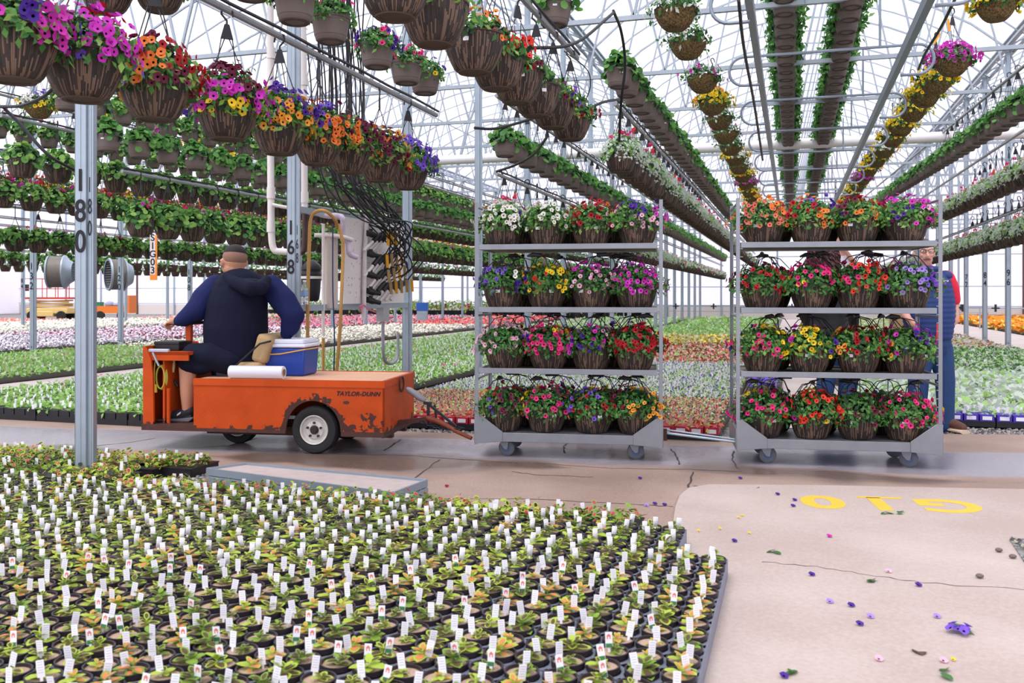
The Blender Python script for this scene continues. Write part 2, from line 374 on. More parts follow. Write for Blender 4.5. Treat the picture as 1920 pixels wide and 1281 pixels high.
def skin_of(m, name, parent, voxel=.008, it=6, off=None, label=None):
    if off is not None: m.v = [tuple(Vector(v)-off) for v in m.v]
    o = m.build(name, parent, label=label); r = o.modifiers.new('one_surface', 'REMESH'); r.mode = 'VOXEL'; r.voxel_size = voxel; r.use_smooth_shade = True
    s = o.modifiers.new('soften', 'SMOOTH'); s.iterations = it; s.factor = .5; return o
def hand(m, wrist, X, Y, Z, curl=(.5, .6, .5), s=1., thumb=.5):
    w = Vector(wrist); X, Y, Z = Vector(X).normalized(), Vector(Y).normalized(), Vector(Z).normalized()
    def P(a, b, c): return w+X*a*s+Y*b*s+Z*c*s
    chain(m, [P(0, 0, 0), P(0, .04, 0)], [.026*s, .03*s]); m.ball(P(0, .06, 0), .032*s)
    for a, l, r in ((.03, .9, .0088), (.01, 1., .009), (-.011, .95, .0086), (-.031, .75, .0078)):
        m.ball(P(a*.9, .07, 0), .014*s, 8, 6); p = P(a, .088, 0); ang = 0; pts = [P(a*.8, .06, 0), p]
        for q, L in enumerate((.042, .027, .022)):
            ang += curl[q]; p = p+(Y*math.cos(ang)-Z*math.sin(ang))*L*l*s; pts.append(p)
        chain(m, pts, [.011*s, r*1.1*s, r*s, r*.92*s, r*.82*s], seg=8)
    pts = [P(.022, .02, 0), P(.045, .045, -.012), P(.052, .075, -.03-.02*thumb), P(.04, .098, -.04-.03*thumb)]
    chain(m, pts, [.016*s, .0125*s, .0105*s, .009*s], seg=8)
skin1 = mat('skin_tan', '#c58f74', .55, noise=.06, nscale=20); skin2 = mat('skin_ruddy', '#cf9c8a', .55, noise=.08, nscale=20)
navy = mat('navy_fabric', '#15182c', .85, noise=.15, nscale=6, bump=.35, bscale=14, spec=.15); navy2 = mat('blue_sleeve_fabric', '#1d2450', .8, noise=.15, nscale=6, bump=.4, bscale=16, spec=.15)
navy3 = mat('navy_shorts_fabric', '#14172a', .8, noise=.12, nscale=6, bump=.35, bscale=12, spec=.15)
denim = mat('denim', '#23406c', .85, noise=.25, nscale=9, bump=.2, bscale=60); hairb = mat('hair_black', '#1f1a1c', .7, bump=.5, bscale=120)
# ------------------------------------------------------------------ trolleys
WT, DT = 1.31, .565; TIER = (.19, .631, 1.061, 1.502)
def trolley(x0, label, group):
    b = (x0+WT/2, DT/2, 0); r = thing('plant_trolley', label, 'trolley', TM @ Vector(b), TR, group)
    hw, hd = WT/2, DT/2; f = mk(trol)
    for y in (-hd+.012, hd-.012): f.bb(-hw+.03, hw-.03, y-.012, y+.012, .115, .178)
    for x in (-hw+.03, hw-.03): f.bb(x-.012, x+.012, -hd, hd, .115, .178)
    for sx in (-1, 1):
        for y in (-hd-.003, hd+.003):
            f.prism([(sx*hw, .09), (sx*hw, .3), (sx*(hw-.045), .3), (sx*(hw-.2), .185), (sx*(hw-.2), .115), (sx*(hw-.03), .1)], 'y', y-.004, y+.004)
        f.bb(sx*hw-.014 if sx > 0 else -hw-.004, sx*hw+.004 if sx > 0 else -hw+.014, -hd, hd, .1, .24)
    f.build('base_frame', r, bevel=.002)
    mk(mat('deck_steel', '#8d8f95', .45, .5, noise=.2)).bb(-hw+.045, hw-.045, -hd+.025, hd-.025, .165, .174).build('deck_panel', r)
    for sx in (-1, 1):
        for sy in (-1, 1):
            c = thing('caster', None, None); c.parent = r; c.location = (sx*(hw-.2), sy*(hd-.1), 0); c.rotation_euler = (0, 0, random.uniform(-.4, .4))
            w = mk(mat('caster_rubber', '#5f636c', .6, noise=.1)).lathe([(.03, -.016), (.05, -.016), (.058, -.01), (.058, .01), (.05, .016), (.03, .016)], 28, (.015, 0, .058), Matrix.Rotation(PI/2, 3, 'X'))
            w.mat(mat('caster_hub_blue', '#4c5a7c', .5)).lathe([(.001, -.017), (.036, -.015), (.036, .015), (.001, .017)], 20, (.015, 0, .058), Matrix.Rotation(PI/2, 3, 'X')); w.build('wheel', c)
            k = mk(trol)
            for y in (-.024, .024): k.prism([(.004, .05), (.026, .05), (.035, .1), (-.03, .108), (-.02, .08)], 'y', y-.0025, y+.0025)
            k.bb(-.035, .035, -.03, .03, .102, .116); k.cyl((.015, -.03, .058), (.015, .03, .058), .009, 10); k.build('fork', c)
            u = mk(trol); x, y = sx*(hw-.012), sy*(hd-.014)
            u.bb(x-.012, x+.012, y-.002, y+.002, .1, 1.8); u.bb(x+sx*.01, x+sx*.013, y-.016*sy, y+.003*sy, .1, 1.8)
            if sy > 0 or True:
                for q in range(27): u.bb(x-.02*sx-.006, x-.02*sx+.01, y-.012, y-.006, .3+q*.055, .306+q*.055)
            u.build('upright', r)
        for z in (.55, 1.0, 1.77): mk(trol).cyl((sx*(hw-.012), -hd+.02, z), (sx*(hw-.012), hd-.02, z), .009, 8).build('end_rail', r)
    for t, z in enumerate(TIER[1:]):
        s = thing('shelf', None, None); s.parent = r; s.location = (0, 0, z); m = mk(trol)
        for y in (-hd+.006, hd-.02): m.bb(-hw+.03, hw-.035, y-.004, y+.01, -.038, .0)
        for x in (-hw+.036, hw-.042): m.bb(x-.006, x+.006, -hd+.006, hd-.02, -.038, .0)
        m.build('rim', s, bevel=.002)
        mk(mat('shelf_board', '#8c8676', .8, noise=.2)).bb(-hw+.044, hw-.05, -hd+.02, hd-.03, -.03, -.014).build('board', s)
    return r
X1, X2 = 0.0, 1.801
trolley(X1, 'galvanized plant trolley coupled directly behind the orange tow cart', 'plant trolleys in tow')
trolley(X2, 'galvanized plant trolley at the tail, where two people stand behind it', 'plant trolleys in tow')
SPEC = {  # trolley, tier (top first): front four baskets
 (1, 3): [(('white', 'white', 'purple'), 'white and purple'), (('white', 'white', 'white', 'purple'), 'mostly white'), (('red', 'red', 'orange', 'violet'), 'red with orange'), (('magenta', 'pink', 'fuchsia', 'purple'), 'magenta and pale pink')],
 (1, 2): [(('violet', 'purple', 'white', 'violet'), 'violet'), (('yellow', 'yellow', 'scarlet', 'yellow'), 'yellow and vermilion'), (('magenta', 'magenta', 'pink'), 'magenta with pale pink'), (('magenta', 'magenta', 'fuchsia', 'magenta'), 'all magenta')],
 (1, 1): [(('pink', 'pink', 'purple', 'pink'), 'pale pink'), (('hot', 'hot', 'hot', 'yellow'), 'hot pink'), (('magenta', 'pink', 'fuchsia', 'purple'), 'magenta and blush'), (('red', 'red', 'red', 'scarlet'), 'crimson')],
 (1, 0): [(('red', 'wine', 'red', 'violet', 'amber'), 'wine red'), (('hot', 'hot', 'yellow'), 'hot pink and yellow'), (('violet', 'red', 'violet', 'coral'), 'violet and red'), (('amber', 'wine', 'amber', 'red'), 'amber and wine red')],
 (2, 3): [(('orange', 'orange', 'coral', 'red'), 'orange'), (('orange', 'purple', 'orange', 'violet', 'red'), 'orange and purple'), (('orange', 'red', 'orange', 'wine'), 'orange and dark red'), (('magenta', 'pink', 'purple', 'fuchsia'), 'magenta, pink and purple')],
 (2, 2): [(('red', 'red', 'scarlet', 'wine'), 'red'), (('hot', 'hot', 'magenta', 'yellow'), 'bright pink'), (('scarlet', 'scarlet', 'hot', 'wine'), 'vermilion'), (('lavender', 'violet', 'lavender', 'violet', 'wine'), 'lavender')],
 (2, 1): [(('hot', 'hot', 'purple', 'yellow'), 'rose pink'), (('yellow', 'yellow', 'magenta', 'purple'), 'yellow and magenta'), (('red', 'red', 'amber', 'red'), 'red with amber'), (('fuchsia', 'magenta', 'purple'), 'fuchsia')],
 (2, 0): [(('hot', 'yellow', 'hot', 'magenta'), 'pink and yellow'), (('scarlet', 'scarlet', 'yellow', 'scarlet'), 'orange-red and yellow'), (('red', 'wine', 'red'), 'sparse red'), (('hot', 'yellow', 'hot', 'hot', 'yellow'), 'rose and yellow')]}
DENS = {(1, 3, 0): 95, (1, 2, 3): 80, (1, 1, 3): 130, (1, 1, 1): 105, (1, 0, 0): 50, (1, 0, 2): 40, (2, 0, 2): 26, (2, 1, 3): 34, (2, 0, 1): 75, (2, 2, 0): 55}
TN = {3: 'top shelf', 2: 'second shelf down', 1: 'third shelf down', 0: 'bottom deck'}; TRN = {1: 'first trolley', 2: 'tail trolley'}; COLN = ('leftmost', 'second from left', 'third from left', 'rightmost')
backs = [petunia(900+i, c, .145, .11, 420, 34, .037, .036) for i, c in enumerate([('wine', 'red', 'violet'), ('magenta', 'purple', 'hot'), ('purple', 'violet', 'wine'), ('red', 'yellow', 'wine')])]
for (t, k), row in SPEC.items():
    x0 = (X1, X2)[t-1]
    for i, (cols, word) in enumerate(row):
        xx = x0+.19+i*.311+random.uniform(-.012, .012); z = TIER[k]-(.014 if k == 0 else .0)+(-.012 if k else 0)
        lv = (leaf_d, leaf_m, leaf_l) if k == 3 or (t == 2 and k == 1) else (leaf_d, leaf_m)
        fm = petunia(t*100+k*10+i, cols, .147, .125, 760, int(DENS.get((t, k, i), 68)*1.5), .037, .033, lv, 1.38, .3)
        basket('basket', fm, TM @ Vector((xx, .15, z)), f'{word} petunia basket, {COLN[i]} in front, {TN[k]}, {TRN[t]}', name='petunia_basket', hang=2 if k != 3 else False, group=f'front baskets on {TN[k]} of {TRN[t]}', sticker=(t*7+k*5+i*3) % 3 != 0)
        fb = backs[(i+k*3+t) % 4]
        basket('basket', fb, TM @ Vector((xx+.1 if i < 3 else xx-.06, .425, z)), f'shaded petunia basket, {COLN[i]} in back row, {TN[k]}, {TRN[t]}', name='petunia_basket', hang=2 if k != 3 else False, group=f'back baskets on {TN[k]} of {TRN[t]}')
# ------------------------------------------------------------------ tow cart
def orange_paint(name, plate):
    m, N, L, b = nodes(name); tc = N.new('ShaderNodeTexCoord'); s = N.new('ShaderNodeSeparateXYZ'); L.new(tc.outputs['Object'], s.inputs[0])
    n = N.new('ShaderNodeTexNoise'); n.inputs['Scale'].default_value = 13; n.inputs['Detail'].default_value = 8; n.inputs['Roughness'].default_value = .65; L.new(tc.outputs['Object'], n.inputs['Vector'])
    # bare patches: low on the panel and round the wheel arch
    lo = mathn(N, L, 'MULTIPLY', mathn(N, L, 'SUBTRACT', .235, s.outputs[2]), 3.2)
    if plate:
        dx = mathn(N, L, 'SUBTRACT', s.outputs[0], XW-XB); dz = mathn(N, L, 'SUBTRACT', s.outputs[2], .17); dist = mathn(N, L, 'SQRT', mathn(N, L, 'ADD', mathn(N, L, 'MULTIPLY', dx, dx), mathn(N, L, 'MULTIPLY', dz, dz)))
        ring = mathn(N, L, 'MULTIPLY', mathn(N, L, 'SUBTRACT', .285, dist), 3.2); rt = mathn(N, L, 'MULTIPLY', mathn(N, L, 'SUBTRACT', .10, mathn(N, L, 'ABSOLUTE', mathn(N, L, 'SUBTRACT', s.outputs[0], XW-XB+.43))), 1.4)
        rt = mathn(N, L, 'SUBTRACT', rt, mathn(N, L, 'MULTIPLY', mathn(N, L, 'MAXIMUM', mathn(N, L, 'SUBTRACT', s.outputs[2], .30), 0.), 1.6))
        lo = mathn(N, L, 'ADD', lo, mathn(N, L, 'MULTIPLY', s.outputs[0], .18))
        lo = mathn(N, L, 'MAXIMUM', mathn(N, L, 'MAXIMUM', ring, rt), mathn(N, L, 'MINIMUM', lo, .16))
    v = mathn(N, L, 'ADD', lo, n.outputs['Fac']); v = mathn(N, L, 'GREATER_THAN', v, .64)
    n3 = N.new('ShaderNodeTexNoise'); n3.inputs['Scale'].default_value = 5; L.new(tc.outputs['Object'], n3.inputs['Vector'])
    og = N.new('ShaderNodeMix'); og.data_type = 'RGBA'; og.inputs[6].default_value = rgb('#a43a10'); og.inputs[7].default_value = rgb('#d4551a'); L.new(n3.outputs['Fac'], og.inputs[0])
    mx = N.new('ShaderNodeMix'); mx.data_type = 'RGBA'; mx.inputs[7].default_value = rgb('#4a2f2a'); L.new(v, mx.inputs[0]); L.new(og.outputs[2], mx.inputs[6]); L.new(mx.outputs[2], b.inputs['Base Color'])
    b.inputs['Roughness'].default_value = .5; b.inputs['Specular IOR Level'].default_value = .2
    if plate:
        # tread pattern: short raised bars in two alternating directions
        def bars(sgn, ph):
            u = mathn(N, L, 'MULTIPLY', mathn(N, L, 'ADD', s.outputs[0], mathn(N, L, 'MULTIPLY', s.outputs[2], sgn)), 26.); w = mathn(N, L, 'MULTIPLY', mathn(N, L, 'SUBTRACT', s.outputs[2], mathn(N, L, 'MULTIPLY', s.outputs[0], sgn)), 26.)
            a = mathn(N, L, 'PINGPONG', mathn(N, L, 'ADD', u, ph), .5); c = mathn(N, L, 'PINGPONG', mathn(N, L, 'ADD', w, ph), .5)
            return mathn(N, L, 'MULTIPLY', mathn(N, L, 'LESS_THAN', a, .14), mathn(N, L, 'LESS_THAN', c, .38))
        h = mathn(N, L, 'MAXIMUM', bars(1, 0.), bars(-1, .5)); h = mathn(N, L, 'MULTIPLY', h, mathn(N, L, 'LESS_THAN', s.outputs[2], .475))
        bp = N.new('ShaderNodeBump'); bp.inputs['Strength'].default_value = 1; bp.inputs['Distance'].default_value = .02; L.new(h, bp.inputs['Height']); L.new(bp.outputs[0], b.inputs['Normal'])
    return m
YN = -.08; XL = TL(363, 712, YN).x; XR = TL(720, 715, YN).x; XW = TL(587, 808, YN).x; XC = TL(268, 650, YN).x; XB = XR-.6; ZT = .53; YF = YN+.8
orp = orange_paint('tread_plate_orange', True); ors = orange_paint('smooth_orange', False); rust = mat('rusty_steel', '#4b2f28', .8, noise=.4, nscale=18, bump=.3, bscale=60)
deckw = mat('plywood_deck', '#d9a98a', .7, noise=.12, nscale=6)
ct = TP('tow_cart', 'battered orange tow cart with tread plate sides pulling the plant trolleys', 'tow cart', (XB, YN, 0))
def sidepanel(y0, y1):
    arc = [(XW+.205*math.cos(a), .17+.215*math.sin(a)) for a in [PI*k/24 for k in range(25)]]   # right to left over the tyre
    m = mk(orp); arc = [p for p in arc]
    out = [(XL, .165), (XW-.205, .165)]+arc[::-1]+[(XW+.205, .165), (XR, .165), (XR, ZT-.006), (XL, ZT-.006)]
    # built as a strip above and beside the arch so every face is convex
    top = ZT-.006
    m.bb(XL, XW-.205, y0, y1, .165, top); m.bb(XW+.205, XR, y0, y1, .165, top)
    L = arc[::-1]
    for k in range(24): m.prism([L[k], L[k+1], (L[k+1][0], top), (L[k][0], top)], 'y', y0, y1)
    return m
ct.part(sidepanel(YN, YN+.012), 'side_panel'); ct.part(sidepanel(YF-.012, YF), 'side_panel')
ct.part(mk(ors).bb(XR-.01, XR, YN, YF, .15, ZT-.004), 'rear_panel'); ct.part(mk(ors).bb(XL, XL+.01, YN+.012, YF-.012, .165, ZT-.006), 'seat_box_panel')
ct.part(mk(deckw).bb(XL+.02, XR-.02, YN+.02, YF-.02, ZT-.02, ZT), 'deck_board')
ct.part(mk(ors).bb(XL, XR+.006, YN-.008, YN+.02, ZT-.045, ZT+.004).bb(XL, XR+.006, YF-.02, YF+.008, ZT-.045, ZT+.004).bb(XR-.02, XR+.008, YN, YF, ZT-.045, ZT+.004), 'deck_rim')
ct.part(mk(rust).bb(XL, XW-.21, YN-.003, YN+.02, .145, .17).bb(XW+.21, XR, YN-.003, YN+.02, .135, .17).bb(XL, XR, YN+.2, YN+.25, .1, .165).bb(XL, XR, YN+.55, YN+.6, .1, .165).bb(XR-.02, XR+.002, YN, YF, .13, .165), 'chassis')
ct.part(mk(rust).bb(XC-.01, XL+.02, YN-.004, YF, .145, .19), 'foot_plate')
# cowl: side cheek, nose, dash shelf, inner wall
def cheek(y0, y1):
    m = mk(ors); m.prism([(XC, .19), (XC+.085, .19), (XC+.078, .55), (XC+.06, .68), (XC+.02, .75), (XC, .765)], 'y', y0, y1); return m
c = ct.part(cheek(YN, YN+.02), 'cowl'); ct.part(cheek(YF-.02, YF), 'cowl')
ct.part(mk(ors).bb(XC, XC+.012, YN+.02, YF-.02, .19, .765).bb(XC+.13, XC+.145, YN+.05, YF-.02, .19, .7), 'nose_panel')
ct.part(mk(ors).bb(XC+.012, XC+.35, YN+.02, YF-.02, .70, .725).bb(XC+.012, XC+.35, YN+.02, YN+.035, .66, .725).cyl((XC+.17, YN+.06, .19), (XC+.17, YN+.06, .45), .014, 10), 'dash_shelf')
ct.part(mk(ors).bb(XC+.25, XC+.27, YN+.3, YF-.02, .19, .7), 'inner_panel')
pst = TL(355, 640, .22); ct.part(mk(ors).bb(pst.x-.02, pst.x+.02, .2, .24, .19, .925), 'tiller_post')
hb = mk(blackp); hL = TL(318, 608, .16); hR = TL(398, 610, .3)
hb.path([(hL.x, .16, .925), (pst.x-.08, .19, .93), (pst.x, .22, .93), (pst.x+.12, .3, .935), (pst.x+.24, .42, .95)], [.013, .015, .016, .013, .013], 8); ct.part(hb, 'handlebar')
def wheel(x, y, r, w, nm='wheel'):
    q = thing(nm, None, None); q.parent = ct.o; q.location = Vector((x, y, r))-ct.b+Vector((0, 0, .0)); R = Matrix.Rotation(PI/2, 3, 'X')
    mk(rubber).lathe([(r*.6, -w/2+.012), (r*.72, -w/2), (r*.93, -w/2+.004), (r*.985, -w/2+.02), (r, -w/4), (r, w/4), (r*.985, w/2-.02), (r*.93, w/2-.004), (r*.72, w/2), (r*.6, w/2-.012)], 48, R=R).build('tyre', q)
    rm = mk(mat('wheel_rim_white', '#c9c4be', .5, .1, noise=.25, nscale=20)); rm.lathe([(r*.58, w/2-.03), (r*.62, w/2-.008), (r*.6, w/2), (r*.56, w/2-.004), (r*.52, w/2-.03), (r*.42, w/2-.034), (r*.36, w/2-.018), (r*.2, w/2-.016), (r*.19, w/2-.022)], 36, R=R)
    rm.lathe([(.001, w/2-.022), (r*.58, w/2-.036)], 24, R=R)
    rm.build('rim', q); hb = mk(mat('hub_dark', '#37302e', .5, .4)); hb.lathe([(.001, w/2+.008), (r*.12, w/2+.008), (r*.165, w/2-.002), (r*.17, w/2-.02)], 24, R=R)
    for k in range(5):
        a = PI/2+k*2*PI/5; hb.cyl((r*.3*math.cos(a), -w/2+.018, r*.3*math.sin(a)), (r*.3*math.cos(a), -w/2+.004, r*.3*math.sin(a)), .009, 8)
    hb.build('hub', q)
wheel(XW, YN+.07, .173, .12); wheel(XW, YF-.07, .173, .12); wheel(TL(450, 830, .32).x, .32, .15, .11)
ct.part(mk(rust).cyl((XW, YN+.1, .173), (XW, YF-.1, .173), .03, 10), 'axle')
o = lettering('TAYLOR-DUNN', .043, ink, ct.o, TL(671, 739, YN)-ct.b+Vector((0, -.002, 0)), (PI/2, 0, 0), bold=.0012, shear=.3, sp=1.08)
pl = TL(649, 755, YN); ct.part(mk(mat('badge_brown', '#4b2b23', .5)).lathe([(.001, .003), (.022, .003), (.024, 0)], 20, tuple(pl), Matrix.Rotation(PI/2, 3, 'X') @ Matrix.Scale(.5, 3, (0, 1, 0))), 'badge')
# ring handle and tongue at the back of the cart
rg = TL(755, 718, .3); m = mk(rust); m.path([(XR+.02, .3+.055*math.cos(a), rg.z-.01+.055*math.sin(a)) for a in [2*PI*k/20 for k in range(21)]], .007, 6, cap=False); ct.part(m, 'tow_ring')
p1, p2 = TL(762, 728, .3), TL(797, 752, .3); m = mk(mat('grey_sleeve', '#8f9096', .5, .2)); m.path([p1, p1.lerp(p2, .15), p1.lerp(p2, .8), p2], [.012, .024, .026, .012], 12); ct.part(m, 'latch_sleeve')
tg = TP('tow_hitch', 'rusty orange and black tow hitch joining the cart to the first trolley', 'tow hitch', (XR+.2, .28, 0))
e1, e2 = Vector((XR+.002, .28, .19)), Vector((-.03, .28, .15)); m = mk(rust)
m.beam(e1, TL(800, 786, .28), .04, .035); tg.part(m, 'draw_bar')
hm = mat('hitch_orange', '#7d3b24', .6, noise=.4, nscale=25)
m = mk(hm); a, b = TL(800, 783, .28), TL(884, 822, .2); m.path([a, a.lerp(b, .3)+Vector((0, 0, .012)), a.lerp(b, .7), b], [.019, .021, .017, .015], 10); tg.part(m, 'tongue')
m = mk(blackp); a, b = TL(800, 755, .28), TL(855, 800, .26); m.beam(a, b, .018, .018); m.beam(TL(803, 755, .28), TL(803, 783, .28), .02); m.beam(TL(815, 760, .3), TL(818, 786, .3), .014); m.box(tuple(TL(802, 756, .28)), (.06, .03, .02)); tg.part(m, 'latch_lever')
m = mk(mat('chain_steel', '#3a3a40', .4, .7)); a, b = TL(790, 790, .24), TL(870, 802, .22)
for k in range(14):
    p = a.lerp(b, (k+.5)/14)+Vector((0, 0, -.03*math.sin(PI*(k+.5)/14))); ax = Vector((1, 0, -.2)).normalized(); sd = Vector((0, 1, 0)) if k % 2 else Vector((0, 0, 1))
    m.path([p+ax*.016*math.cos(t)+sd*.009*math.sin(t) for t in [2*PI*q/8 for q in range(9)]], .0035, 5, cap=False)
tg.part(m, 'chain')
tb = TP('coupling_bar', 'shiny steel coupling bar between the two plant trolleys', 'coupling bar', (1.55, .25, 0)); m = mk(galv)
m.cyl((1.3, .14, .185), (1.83, .1, .135), .009, 10).cyl((1.3, .2, .2), (1.83, .12, .15), .006, 8); tb.part(m, 'bar'); m = mk(rust); m.box((1.325, .14, .17), (.03, .04, .08)); tb.part(m, 'pin')
# things on the cart
bx = TP('black_box', 'small black plastic box lying on top of the orange cart cowl', 'box', (TL(315, 645, .05).x, .1, .725))
q0, q1 = TL(292, 645, .05).x, TL(338, 645, .05).x; bx.part(mk(blackp).bb(q0, q1, .03, .22, .7255, .79), 'case', bevel=.006); bx.part(mk(blackp).bb(q0-.003, q1+.003, .026, .224, .772, .796), 'lid', bevel=.005)
cl = TP('steel_clamp_tool', 'grey plastic and steel clamp tool hooked over the cowl edge', 'tool', (XC+.09, .0, .74)); cl.part(mk(mat('clear_grey', '#b4b7c2', .3)).bb(XC+.03, XC+.19, -.06, -.03, .715, .745).bb(XC+.03, XC+.05, -.06, -.03, .66, .73), 'clamp_body', bevel=.006); cl.part(mk(galv).beam((XC+.07, -.065, .72), (XC+.12, -.065, .62), .012), 'clamp_jaw')
rp = TP('coiled_cord', 'yellow-green coiled power cord with yellow plug hanging inside the cowl', 'cord', (XC+.2, -.0, .5)); m = mk(mat('cord_yellow', '#b9b948', .5))
cx = TL(302, 712, -.02).x
for k in range(4): m.path([(cx+(.042+.004*k)*math.cos(a)*.8, -.03+.008*k, .53+(.082+.003*k)*math.sin(a)) for a in [2*PI*q/20 for q in range(21)]], .0045, 6, cap=False)
m.path([(cx-.03, -.035, .72), (cx-.045, -.035, .6), (cx-.045, -.035, .47)], .0045, 6); rp.part(m, 'coil'); rp.part(mk(mat('plug_yellow', '#d8b33a', .5)).cyl((cx-.045, -.035, .48), (cx-.045, -.035, .42), .018, 10, .022), 'plug')
gl = TP('work_gloves', 'cream work gloves stuffed on a bracket inside the cowl', 'gloves', (cx+.1, .1, .6)); m = mk(mat('glove_cream', '#d9d19c', .8, noise=.15)); gx = TL(316, 683, .1).x
for k in range(5): m.path([(gx-.03+.018*k, .1, .645), (gx-.026+.018*k, .09, .6), (gx-.022+.018*k+random.uniform(-.01, .01), .09, .56)], [.012, .013, .009], 8)
gl.part(m, 'glove'); gl.part(mk(blackp).bb(gx-.02, gx+.06, .11, .13, .63, .66), 'bracket')
bc = TP('handbrake_lever', 'black handled lever angled below the gloves in the cowl', 'lever', (gx, .1, .5)); m = mk(blackp); a, b = TL(318, 703, .1), TL(334, 725, .1); m.path([a, b], [.009, .012], 8); m.path([a, a+Vector((-.01, .1, .06))], .006, 6); bc.part(m, 'lever')
# seat
ST = TP('driver_seat', 'worn tan upholstered driver seat with tilted backrest on the cart', 'seat', (TL(450, 700, .3).x, .3, ZT)); tan = mat('seat_vinyl_tan', '#b89a70', .65, noise=.2, nscale=10, bump=.3, bscale=16)
s0, s1 = TL(403, 700, .1).x, TL(486, 700, .1).x
m = mk(tan); m.box(((s0+s1)/2, .32, .605), (s1-s0, .44, .07)); o = ST.part(m, 'cushion', bevel=.028)
ST.part(mk(blackp).bb(s0, s1-.02, .12, .52, ZT+.002, .572), 'seat_base')
a, b = TL(484, 668, .2), TL(500, 628, .2); m = mk(tan); bw = Matrix.Rotation(math.radians(16), 3, 'Y')
m.box((a.x+.045, .33, .74), (.12, .38, .22), bw); o = ST.part(m, 'backrest', bevel=.032)
ST.part(mk(blackp).beam((a.x+.09, .2, .84), (a.x+.0, .2, .55), .012, .02), 'back_bracket'); ST.part(mk(blackp).beam((a.x+.09, .46, .84), (a.x+.0, .46, .55), .012, .02), 'back_bracket')
ST.part(mk(mat('strap_black', '#22222a', .7)).path([(a.x+.13, .14, .8), (a.x+.05, .12, .78), (a.x-.12, .08, .62), (a.x-.16, .06, .575)], .007, 6), 'strap')
# cooler
K = TP('cooler_box', 'blue cooler box with white lid and yellow cord on the cart deck', 'cooler', (TL(530, 700, .3).x, .36, ZT))
k0, k1 = TL(489, 700, .25).x, TL(575, 700, .25).x; kc = (k0+k1)/2; kw = (k1-k0)/2; m = mk(mat('cooler_blue', '#1f3f98', .35, noise=.08)); o = len(m.v)
for (sx, z) in ((.93, ZT+.002), (1.0, .745)):
    m.v += [(kc-kw*sx, .36-.15*sx, z), (kc+kw*sx, .36-.15*sx, z), (kc+kw*sx, .36+.15*sx, z), (kc-kw*sx, .36+.15*sx, z)]
for f in ((3, 2, 1, 0), (0, 1, 5, 4), (1, 2, 6, 5), (2, 3, 7, 6), (3, 0, 4, 7), (4, 5, 6, 7)): m.face([o+i for i in f])
K.part(m, 'body', bevel=.015); wl = mat('cooler_white', '#dfe1ee', .4)
K.part(mk(wl).bb(kc-kw-.006, kc+kw+.006, .36-.156, .36+.156, .747, .775).bb(kc-kw+.012, kc+kw-.012, .36-.14, .36+.14, .775, .81), 'lid', bevel=.01)
K.part(mk(wl).path([(kc-kw*.75, .2, .78), (kc-kw*.8, .198, .74), (kc-kw*.98, .2, .66)], [.012, .012, .01], 8, ell=(1, .5)), 'handle')
K.part(mk(mat('cord_amber', '#d9a24a', .6)).path([(kc-kw-.012, .2, .69), (kc, .198, .7), (kc+kw+.005, .2, .735), (kc+kw+.012, .36, .735), (kc+kw+.005, .52, .735)], .005, 6), 'bungee_cord')
rl = TP('plastic_film_roll', 'white roll of plastic film lying on the near edge of the cart deck', 'roll', (TL(484, 700, .0).x, .0, ZT)); r0, r1 = TL(432, 700, .0), TL(532, 700, .0); RY = Matrix.Rotation(PI/2, 3, 'Y')
L_ = r1.x-r0.x; rl.part(mk(mat('film_white', '#d9dbe6', .35)).lathe([(.026, 0), (.0465, 0), (.0475, .005), (.0475, L_-.005), (.0465, L_), (.026, L_)], 28, (r0.x, .0, ZT+.048), RY), 'film')
rl.part(mk(mat('cardboard', '#a98a68', .8)).lathe([(.022, -.004), (.027, -.004), (.027, L_+.005), (.022, L_+.005), (.022, -.004)], 24, (r0.x, .0, ZT+.048), RY), 'cardboard_core')
# ------------------------------------------------------------------ driver
DR = TP('person', 'driver in navy jacket and dark shorts sitting on the orange tow cart', 'person', (TL(440, 700, .3).x, .3, .6)); off = DR.b
def T(px, py, yl): return TL(px, py, yl)
m = mk(skin1)
hc = T(440, 488, .33); m.ball(hc, (.088, .098, .105), 20, 14); m.ball(hc+Vector((-.02, .03, -.055)), (.07, .075, .065)); m.ball(hc+Vector((-.015, -.03, -.065)), (.07, .06, .06))
m.ball(hc+Vector((-.085, .055, -.03)), (.022, .02, .02), 8, 6)                                        # nose
m.ball(hc+Vector((-.062, -.084, -.022)), (.018, .022, .034), 12, 10); m.ball(hc+Vector((.06, .07, -.018)), (.016, .02, .032), 10, 8)
chain(m, [hc+Vector((0, 0, -.05)), T(443, 520, .33), T(445, 545, .33)], [.068, .078, .09])
chain(m, [T(445, 545, .33), T(443, 600, .33), T(445, 670, .33)], [.12, .13, .12])
# near leg, far leg
chain(m, [T(440, 680, .2), T(362, 666, .1), T(352, 690, .09), T(352, 740, .09), T(351, 772, .09)], [.09, .07, .066, .055, .036])
chain(m, [T(351, 772, .09), T(345, 785, .09), T(322, 787, .09)], [.036, .034, .025])
chain(m, [T(430, 680, .45), T(352, 670, .42), T(342, 740, .42), T(340, 772, .42)], [.09, .07, .055, .036])
